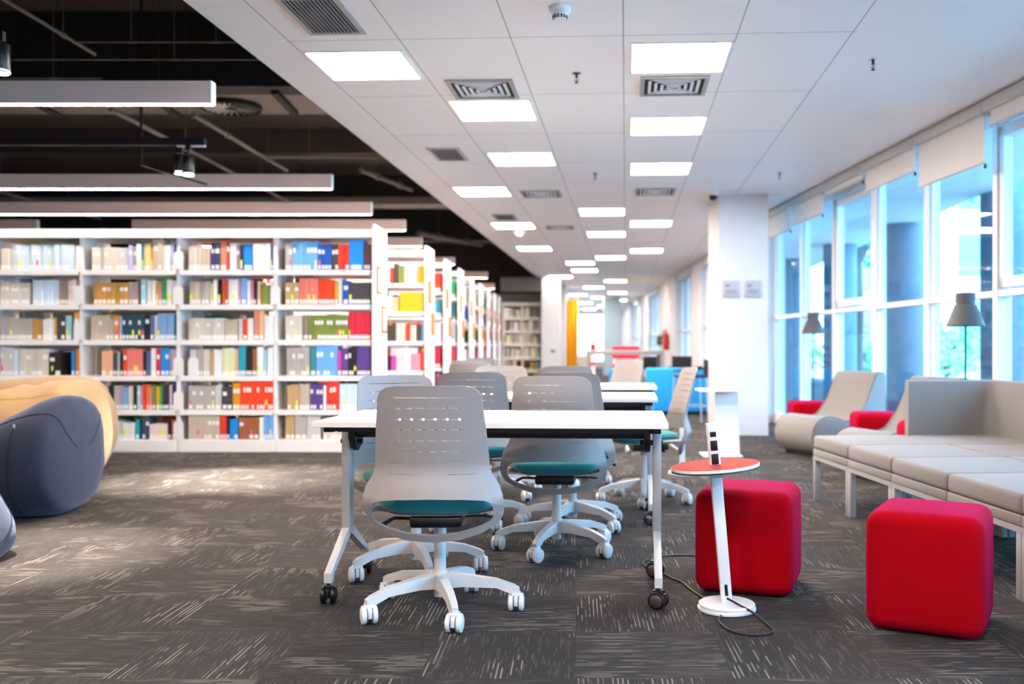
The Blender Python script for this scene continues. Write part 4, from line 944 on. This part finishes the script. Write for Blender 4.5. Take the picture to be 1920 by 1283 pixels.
# px x-range, px top, colour, number of books ; per shelf
SH = {
0: [(0,22,466,'cream',4),(23,138,459,'paleblue',16),(139,153,460,'white',2), (172,225,464,'cream',7),(225,240,464,'ltgrey',2),(241,248,459,'lavender',1),(249,255,462,'grey',1),(256,264,458,'white',1),(265,268,458,'teal',1),(269,281,457,'paleyellow',2),(282,286,462,'orange',1),(287,304,448,'beige',2),(305,319,460,'white',2),(320,325,458,'lavender',1),(326,338,457,'slate',2),
 (353,377,462,'cream',5),(378,393,464,'beige',3),(395,402,456,'purple',1),(403,412,455,'dteal',1),(413,424,453,'salmon',1),(425,430,449,'redbrown',1),(431,442,455,'white',1),(443,449,459,'mauve',1),(450,455,458,'dnavy',1),(456,474,458,'bright',1),(475,506,457,'white',4),(507,520,457,'slateblue',2),
 (535,547,458,'grey',2),(548,595,453,'sky',7),(596,621,457,'royal',4),(622,634,458,'umber',2),(634,654,458,'red',3),(655,681,450,'bright',1),(682,702,457,'maroon',4)],
1: [(0,18,528,'cream',2),(19,55,530,'cream',2),(61,110,525,'paleblue',8),(111,126,525,'taupe',3),(127,141,525,'palepink',2), (175,240,530,'ochre',8),(241,247,529,'grey',1),(248,258,530,'rosegrey',2),(264,273,524,'aqua',1),(275,284,527,'white',1),(285,291,525,'white',1),(292,296,530,'yellow',1),(297,302,532,'pink',1),(303,311,525,'green',2),(312,322,525,'white',2),(323,334,527,'ltgrey',2),
 (355,376,528,'beige',4),(377,392,528,'grey',2),(393,399,531,'paleyellow',1),(400,407,525,'white',1),(408,413,526,'black',1),(416,427,524,'rust',2),(428,446,524,'white',3),(447,451,527,'pink',1),(452,462,523,'sky',1),(463,469,527,'white',1),(470,475,525,'pink',1),(476,480,525,'dnavy',1),(482,488,528,'peach',1),(490,505,533,'olive',1),(507,518,527,'ltgrey',2),
 (535,560,530,'tan',3),(561,596,522,'coral',7),(597,627,524,'vermilion',6),(628,633,527,'yellow',1),(634,641,522,'ltgrey',1),(643,653,526,'royal',1),(654,702,530,'charcoal',8)],
2: [(0,60,597,'grey',13),(61,78,600,'ochre',2),(80,101,598,'white',3),(102,106,595,'yellow',1),(107,122,594,'charcoal',2),(123,133,592,'aqua',2),(139,151,586,'orange',1), (170,205,592,'beige',5),(206,212,598,'grey',1),(213,222,592,'orange',1),(224,228,594,'lavender',1),(229,270,591,'dteal',7),(271,280,588,'black',1),(282,288,590,'slateblue',1),(289,294,592,'palepink',1),(295,326,588,'steel',8),(327,338,590,'dteal',2),
 (353,420,597,'cream',10),(421,445,600,'beige',4),(447,455,598,'ltgrey',1),(456,463,598,'vermilion',1),(464,474,597,'white',2),(476,485,582,'salmon',2),(486,494,582,'peach',1),(495,518,592,'white',4),
 (535,566,592,'cream',4),(568,577,590,'taupe',2),(578,652,591,'olive',13),(653,702,585,'crimson',11)],
3: [(0,24,652,'ltgrey',4),(25,34,655,'paleblue',1),(36,90,655,'cream',5),(91,114,661,'black',2),(133,139,658,'bright',1),(141,153,655,'darkorange',2), (190,211,658,'peach',3),(212,219,661,'slate',2),(220,224,660,'grey',1),(226,230,661,'black',1),(231,237,655,'vermilion',1),(238,267,655,'coral',7),(268,273,658,'black',1),(274,282,657,'slateblue',1),(283,292,653,'white',1),(293,300,654,'crimson',1),(301,316,653,'bright',2),(317,336,655,'mauve',3),
 (356,368,655,'ltgrey',2),(370,380,656,'grey',2),(381,393,655,'cream',2),(394,400,656,'tan',1),(401,415,656,'white',2),(416,440,653,'limewhite',5),(441,446,655,'peach',1),(447,460,650,'turquoise',3),(461,472,652,'black',3),(473,481,653,'brown',2),(482,493,650,'white',2),(494,499,656,'aqua',1),(501,515,652,'white',2),
 (537,580,652,'grey',8),(582,592,650,'teal',1),(593,632,648,'sky',6),(633,640,656,'magenta',1),(641,652,653,'purple',2),(653,668,650,'black',3),(669,702,651,'purple',5)],
4: [(176,202,724,'grey',4),(203,212,723,'black',2),(213,224,723,'grey',2),(225,229,724,'mauve',1),(230,240,726,'steel',2),(241,249,724,'cream',1),(250,256,723,'black',1),(257,263,723,'aqua',1),(264,267,724,'pink',1),(268,274,722,'red',1),(275,278,723,'orange',1),(280,284,727,'pink',1),(285,291,724,'olive',1),(292,299,724,'mustard',1),(300,304,724,'green',1),(305,316,722,'aubergine',3),(317,322,722,'ltgrey',1),(323,336,722,'dnavy',3),
 (353,402,724,'grey',7),(403,414,722,'ltgrey',2),(416,435,725,'charcoal',2),(436,450,718,'amber',2),(451,520,715,'vermilion',12),
 (538,560,722,'tan',3),(561,580,720,'beige',4),(581,605,720,'purple',4),(606,611,722,'white',1),(612,636,715,'red',4),(637,702,720,'paleblue',9)],
5: [(176,213,786,'grey',6),(215,229,790,'ltgrey',2),(230,252,793,'white',3),(254,260,788,'turquoise',1),(266,279,782,'slate',2),(280,314,795,'palepink',4),(315,320,785,'black',1),(321,328,788,'redbrown',1),
 (353,411,780,'beige',8),(412,424,778,'red',4),(425,430,782,'black',1),(431,446,786,'bright',2),(448,485,783,'brown',4),(486,494,783,'white',1),(495,515,778,'sky',5),
 (535,552,780,'tan',2),(553,575,780,'grey',2),(576,600,780,'ltgrey',3),(606,640,784,'cream',5),(645,700,784,'rust',8)]}
for s_, xs in ((3, (0, 0)), (4, (0, 0))): pass
rng = random.Random(11)
books = []                                    # (x0, w, y front, z, h, depth, colour, shelf, bay, rank, sticker)
BY = RY+.012
for s_ in range(6):
    rank = {}
    for (xa, xb, yt, col, n) in SH[s_]:
        bay = 0 if xa < 157 else 1 if xa < 340 else 2 if xa < 523 else 3
        x0 = (xa-1080)*BY/F; x1 = (xb-1080)*BY/F; z = ZS[s_]; h0 = 1.05+(650-yt)*BY/F-z
        bx0 = X_END-.03-(4-bay)*BAYW+.022; bx1 = bx0+BAYW-.044
        x0 = max(x0, bx0); x1 = min(x1, bx1)
        if x1-x0 < .006: continue
        w_ = (x1-x0)/n
        for k in range(n):
            rank[bay] = rank.get(bay, 0)+1
            h = min(h0+rng.uniform(-.006, .004)*(0 if n > 6 else 1), .33); 
            st = 0
            if rng.random() < .10: st = 1 if rng.random() < .75 else 2
            books.append([x0+k*w_+.0004, w_-.0008, BY+rng.uniform(0, .012), z, h, min(.24, .17+rng.uniform(0, .05)), col, s_, bay, rank[bay], st])
print('front books', len(books))
books.sort(key=lambda q: -(q[1]*q[4]))
top, rest = books[:300], books[300:]
ORD = 'first second third fourth fifth sixth seventh eighth ninth tenth eleventh twelfth thirteenth fourteenth fifteenth sixteenth seventeenth eighteenth nineteenth twentieth twenty-first twenty-second twenty-third twenty-fourth twenty-fifth twenty-sixth twenty-seventh twenty-eighth twenty-ninth thirtieth thirty-first thirty-second thirty-third thirty-fourth thirty-fifth'.split()
SHN = ['top shelf', 'second shelf down', 'third shelf down', 'fourth shelf down', 'fifth shelf down', 'bottom shelf']
BAYN = ['outermost bay', 'second bay inward', 'third bay inward', 'bay beside the end panel']
def book_mesh(b, x0, w_, y, z, h, d, mi_c, mi_p, mi_w, white=True):
    t = min(.0025, w_*.2)
    b.bb(x0, x0+w_, y, y+.003, z, z+h, mi=mi_c); b.bb(x0, x0+t, y+.003, y+d, z, z+h, mi=mi_c); b.bb(x0+w_-t, x0+w_, y+.003, y+d, z, z+h, mi=mi_c)
    b.bb(x0+t, x0+w_-t, y+.004, y+d-.004, z+.003, z+h-.004, mi=mi_p)
    if white: b.bb(x0+w_*.12, x0+w_*.88, y-.0006, y, z+.012, z+.05, mi=mi_w)
for (x0, w_, y, z, h, d, col, s_, bay, rk, st) in top:
    cx = x0+w_/2; b = B(); book_mesh(b, -w_/2, w_, 0, 0, h, d, 0, 1, 2, white=rng.random() < .75)
    # title block: a band in a lighter or darker tone on some spines
    if rng.random() < .35: b.bb(-w_/2*.8, w_/2*.8, -.0005, 0, h*.62, h*.78, mi=2)
    o = b.build('book', ['book_'+col, 'pages', 'paper'], None, smooth=0); o.location = (cx, y, z)
    tag(o, '%s book, %s in line, %s, %s' % (NICE.get(col, col), ORD[rk-1], SHN[s_], BAYN[bay]), 'book', 'books on the nearest bookcase row')
    if st:
        b = B(); q = min(w_*.9, .022)/2; prof = [(q*math.cos(a*PI/5), .028*math.sin(a*PI/5)+.075) for a in range(10)]
        b.prism(prof, -.0018, -.0008, 'y'); b.build('spine_sticker', 'yellow_label' if st == 1 else 'pink_label', o, smooth=0)
# the remaining books: one mass, each still its own block
cols = sorted(COL); mats_ = ['book_'+c for c in cols]+['pages', 'paper', 'yellow_label']; ci = {c: i for i, c in enumerate(cols)}; MP, MW = len(cols), len(cols)+1
b = B()
def quick(x0, x1, y0, y1, z0, z1, mi):
    v = [b.bm.verts.new(p) for p in ((x0,y0,z0),(x1,y0,z0),(x1,y1,z0),(x0,y1,z0),(x0,y0,z1),(x1,y0,z1),(x1,y1,z1),(x0,y1,z1))]
    for q in ((0,1,5,4),(1,2,6,5),(2,3,7,6),(3,0,4,7),(4,5,6,7),(3,2,1,0)): f = b.bm.faces.new([v[i] for i in q]); f.material_index = mi
for (x0, w_, y, z, h, d, col, s_, bay, rk, st) in rest:
    quick(x0, x0+w_, y, y+d, z, z+h, ci[col]); quick(x0+w_*.1, x0+w_*.9, y-.0008, y, z+.012, z+.05, MW)
    if st: quick(x0+w_*.05, x0+w_*.95, y-.0016, y-.0008, z+.05, z+.1, MW+1)
PAL = {'mix': ['cream', 'white', 'ltgrey', 'beige', 'black', 'slate', 'red', 'royal', 'sky', 'orange', 'teal', 'pink', 'brown', 'green', 'mustard', 'white', 'grey'],
       'pale': ['cream', 'white', 'ltgrey', 'beige', 'grey', 'white', 'limewhite', 'taupe'], 'warm': ['red', 'vermilion', 'crimson', 'orange', 'magenta', 'rust', 'white', 'maroon'],
       'yel': ['yellow', 'amber', 'yellow', 'orange', 'cream', 'peach'], 'cool': ['steel', 'teal', 'dteal', 'green', 'royal', 'ltgrey', 'white']}
def fill(xa, xb, y, z, pal, front=True, hmin=.2, hmax=.29, full=.95):
    x = xa; side = -1 if front else 1
    while x < xb-.02:
        run = rng.randint(1, 6); c_ = rng.choice(PAL[pal]); h = rng.uniform(hmin, hmax); w_ = rng.uniform(.016, .045)
        for _ in range(run):
            if x+w_ > xb: break
            if rng.random() < full:
                d = rng.uniform(.16, .22); y0, y1 = (y, y+d) if front else (y-d, y)
                quick(x, x+w_*.96, y0, y1, z, z+h, ci[c_])
                yy = y0-.0012 if front else y1; quick(x+w_*.1, x+w_*.86, yy, yy+.0012, z+.012, z+.05, MW)
            x += w_
        if rng.random() < .12: x += rng.uniform(.03, .12)
for bay in range(4):                          # far side of the nearest row
    bx0 = X_END-.03-(4-bay)*BAYW+.024
    for s_, z in enumerate(ZS): fill(bx0, bx0+BAYW-.05, RY+.59, z, 'pale' if rng.random() < .4 else 'mix', False)
ROW2 = {0: [(726,731,28,'ltgrey'),(731,737,30,'vermilion'),(738,746,38,'umber'),(747,756,34,'olive'),(757,765,30,'grey'),(766,782,30,'palepink'),(783,799,34,'amber')],
 1: [(726,735,30,'cream'),(735,747,28,'peach'),(749,799,37,'yellow')], 2: [(727,742,30,'umber'),(743,760,34,'cream'),(761,769,32,'vermilion'),(770,780,30,'limewhite'),(781,790,32,'charcoal'),(791,799,36,'steel')],
 3: [(726,732,28,'dnavy'),(733,742,28,'magenta'),(743,756,28,'ltgrey'),(757,770,32,'white'),(771,788,32,'pink'),(789,799,36,'vermilion')], 4: [(726,785,28,'maroon'),(786,799,32,'vermilion')]}
pals = {1: ['mix', 'yel', 'mix', 'mix', 'warm', 'warm'], 2: ['warm', 'cool', 'warm', 'warm', 'warm', 'mix'], 3: ['cool', 'cool', 'cool', 'warm', 'mix', 'mix']}
for k, (xe, y) in RX.items():
    for bay in range(2):
        bx0 = xe-.03-(2-bay)*BAYW+.024
        for s_, z in enumerate(ZS):
            if k == 1 and bay == 1 and s_ in ROW2:
                for (pa, pb, hp, c_) in ROW2[s_]:
                    xa_, xb_ = (pa-1080)*11.472/F, min(-1.835, (pb-1080)*11.472/F); nb_ = max(1, round((xb_-xa_)/.035)) if c_ != 'yellow' else 1
                    for q in range(nb_):
                        w_ = (xb_-xa_)/nb_; quick(xa_+q*w_, xa_+q*w_+w_*.96, y+.012, y+.2, z, z+hp*11.472/F, ci[c_])
                fill(bx0, (724-1080)*11.472/F, y+.012, z, 'mix'); continue
            fill(bx0, bx0+BAYW-.05, y+.012, z, pals.get(k, ['mix', 'cool', 'mix', 'warm', 'warm', 'mix'])[s_])
            fill(bx0, bx0+BAYW-.05, y+.59, z, 'mix', False)
for bay in range(2):
    bx0 = -.93-(2-bay)*.5+.024
    for s_, z in enumerate(ZS): fill(bx0, bx0+.45, 25.212, z, 'pale' if s_ < 4 else 'mix', full=.8)
o = b.build('book_mass', mats_, None, smooth=0, recalc=False); tag(o, 'remaining mixed books filling the farther bookcase rows and slim gaps', 'books', kind='stuff')
# white bookends at the inner ends of several shelves
for (px, s_, lb) in ((147, 1, 'white bookend on second shelf of outermost bay'), (334, 0, 'white bookend on top shelf of second bay'), (334, 3, 'white bookend on fourth shelf of second bay'), (334, 4, 'white bookend on fifth shelf of second bay'),
                     (362, 3, 'white bookend on fourth shelf of third bay'), (333, 1, 'white bookend on second shelf of second bay'), (147, 2, 'white bookend on third shelf of outermost bay'), (334, 5, 'white bookend on bottom shelf of second bay'), (516, 1, 'white bookend on second shelf of third bay')):
    x = (px-1080)*RY/F; z = ZS[s_]; b = B(); b.prism([(-.05, 0), (.05, 0), (.05, .15), (.042, .172), (.02, .185), (-.02, .185), (-.042, .172), (-.05, .15)], -.002, .002, 'y'); b.bb(-.045, .045, -.002, .11, .0, .002)
    o = b.build('bookend', 'white_metal', smooth=0); o.location = (x, RY+.006, z); tag(o, lb, 'bookend', 'white bookends')
# yellow box file row and white boxes on the second bookcase
# ================================================================== OUTSIDE THE GLASS
M['paving'] = mat('pale_paving', '#c9d3d8', .9, noise=.1, nscale=2)
M['stone'] = mat('blue_grey_stone', '#546c7c', .7, noise=.25, nscale=5)
M['facade'] = mat('pale_facade', '#dfe6ea', .8, noise=.05, nscale=1)
M['facade_win'] = mat('facade_glass', '#7fa3ba', .3)
M['bark'] = mat('bark', '#5d5348', .9, noise=.3)
M['leaf_a'] = mat('leaf_green', '#a6dcae', .6, noise=.3, nscale=8)
M['leaf_b'] = mat('leaf_teal', '#6fb6bb', .6, noise=.3, nscale=8)
b = B(); b.bb(3.4, 60, -10, 80, -.4, -.12); struct(b.build('ground_outside', 'paving', smooth=0))
for i, y in enumerate((5.9, 8.5, 11.2, 14.0, 16.8, 19.6, 22.4)):
    if i in (0, 1): continue
    x = 5.9-.073*y; b = B(); b.cyl((x, y, -.12), (x, y, 6.5), .29, seg=28)
    for z in (.8, 1.7, 2.6, 3.5, 4.4, 5.3): b.cyl((x, y, z), (x, y, z+.012), .293, seg=28)
    o = b.build('outdoor_column', 'stone'); tag(o, 'blue-grey stone column outside the glass, %s from the nearest' % ('the nearest one itself' if i == 2 else ORD[i-2]), 'column', 'stone columns outside the windows')
    if i == 2: o['label'] = 'blue-grey stone column outside the glass beside the casement window'
t = root('office_building', (15.5, 36, 0), 0, 'pale overexposed office building across the street outside the windows', 'building')
b = B(); b.bb(-4, 10, -6, 8, -.12, 7.2); b.build('wall', 'facade', t, smooth=0)
for zi in range(3):
    for k in range(6):
        b = B(); y0 = -5.5+2.2*k; b.bb(-4.06, -3.99, y0, y0+1.1, 1.2+2.1*zi, 2.5+2.1*zi); b.build('window', 'facade_win', t, smooth=0)
    for k in range(5):
        b = B(); x0 = -3.4+2.2*k; b.bb(x0, x0+1.1, -6.06, -5.99, 1.2+2.1*zi, 2.5+2.1*zi); b.build('window', 'facade_win', t, smooth=0)
def tree(name, x, y, hgt, r_, zc, leaf, n, lb, cat='tree', ls=.13):
    t = root(name, (x, y, -.12), 0, lb, cat)
    b = B(); tops = []
    b.tube([(0, 0, 0), (.05, .02, zc*.5), (0, .05, zc)], [.11, .09, .06], 8)
    for k in range(7):
        a = k*2.4; p = (r_*.6*math.cos(a), r_*.6*math.sin(a), zc+r_*.5*math.sin(k*1.7)); b.tube([(0, .04, zc*.75), tuple(.5*q for q in p[:2])+((zc*.75+p[2])/2+.1,), p], [.05, .035, .015], 6); tops.append(Vector(p))
    b.build('trunk', 'bark', t)
    b = B(); rr = random.Random(int(x*97+y*13))
    for k in range(n):
        c = rr.choice(tops); d = Vector((rr.gauss(0, 1), rr.gauss(0, 1), rr.gauss(0, .8)))
        d = d.normalized()*r_*.62*rr.random()**.4; p = c+d
        q = Matrix.Rotation(rr.uniform(0, 6.28), 4, Vector((rr.gauss(0, 1), rr.gauss(0, 1), rr.gauss(0, 1))).normalized())
        s = ls*rr.uniform(.6, 1.3); vs = [b.bm.verts.new(p+(q @ Vector(v))*s) for v in ((-.5, 0, 0), (0, -.22, .05), (.6, 0, 0), (0, .22, .05))]; b.bm.faces.new(vs)
    b.build('foliage', leaf, t, smooth=0, recalc=False)
tree('tree', 6.55, 22, 6, .95, 4.0, 'leaf_b', 1600, 'teal-green tree outside in the casement bay, high up', ls=.2)
tree('tree', 9.2, 23.6, 5, .95, 1.1, 'leaf_a', 1600, 'low light green tree outside beneath the pale building', ls=.2)
tree('tree', 9.3, 21.0, 6, .9, 5.1, 'leaf_b', 900, 'tree outside whose branches hang below the lowest blind', ls=.2)
tree('tree', 7.9, 25.4, 5, 1.0, .9, 'leaf_a', 1400, 'low green tree outside behind the casement bay', ls=.2)
tree('tree', 6.2, 27.5, 5, .9, .9, 'leaf_a', 1200, 'low green tree outside near the white column', ls=.2)
tree('tree', 5.5, 30, 6, 1.0, 4.4, 'leaf_b', 1200, 'distant teal tree outside right beside the white column', ls=.25)
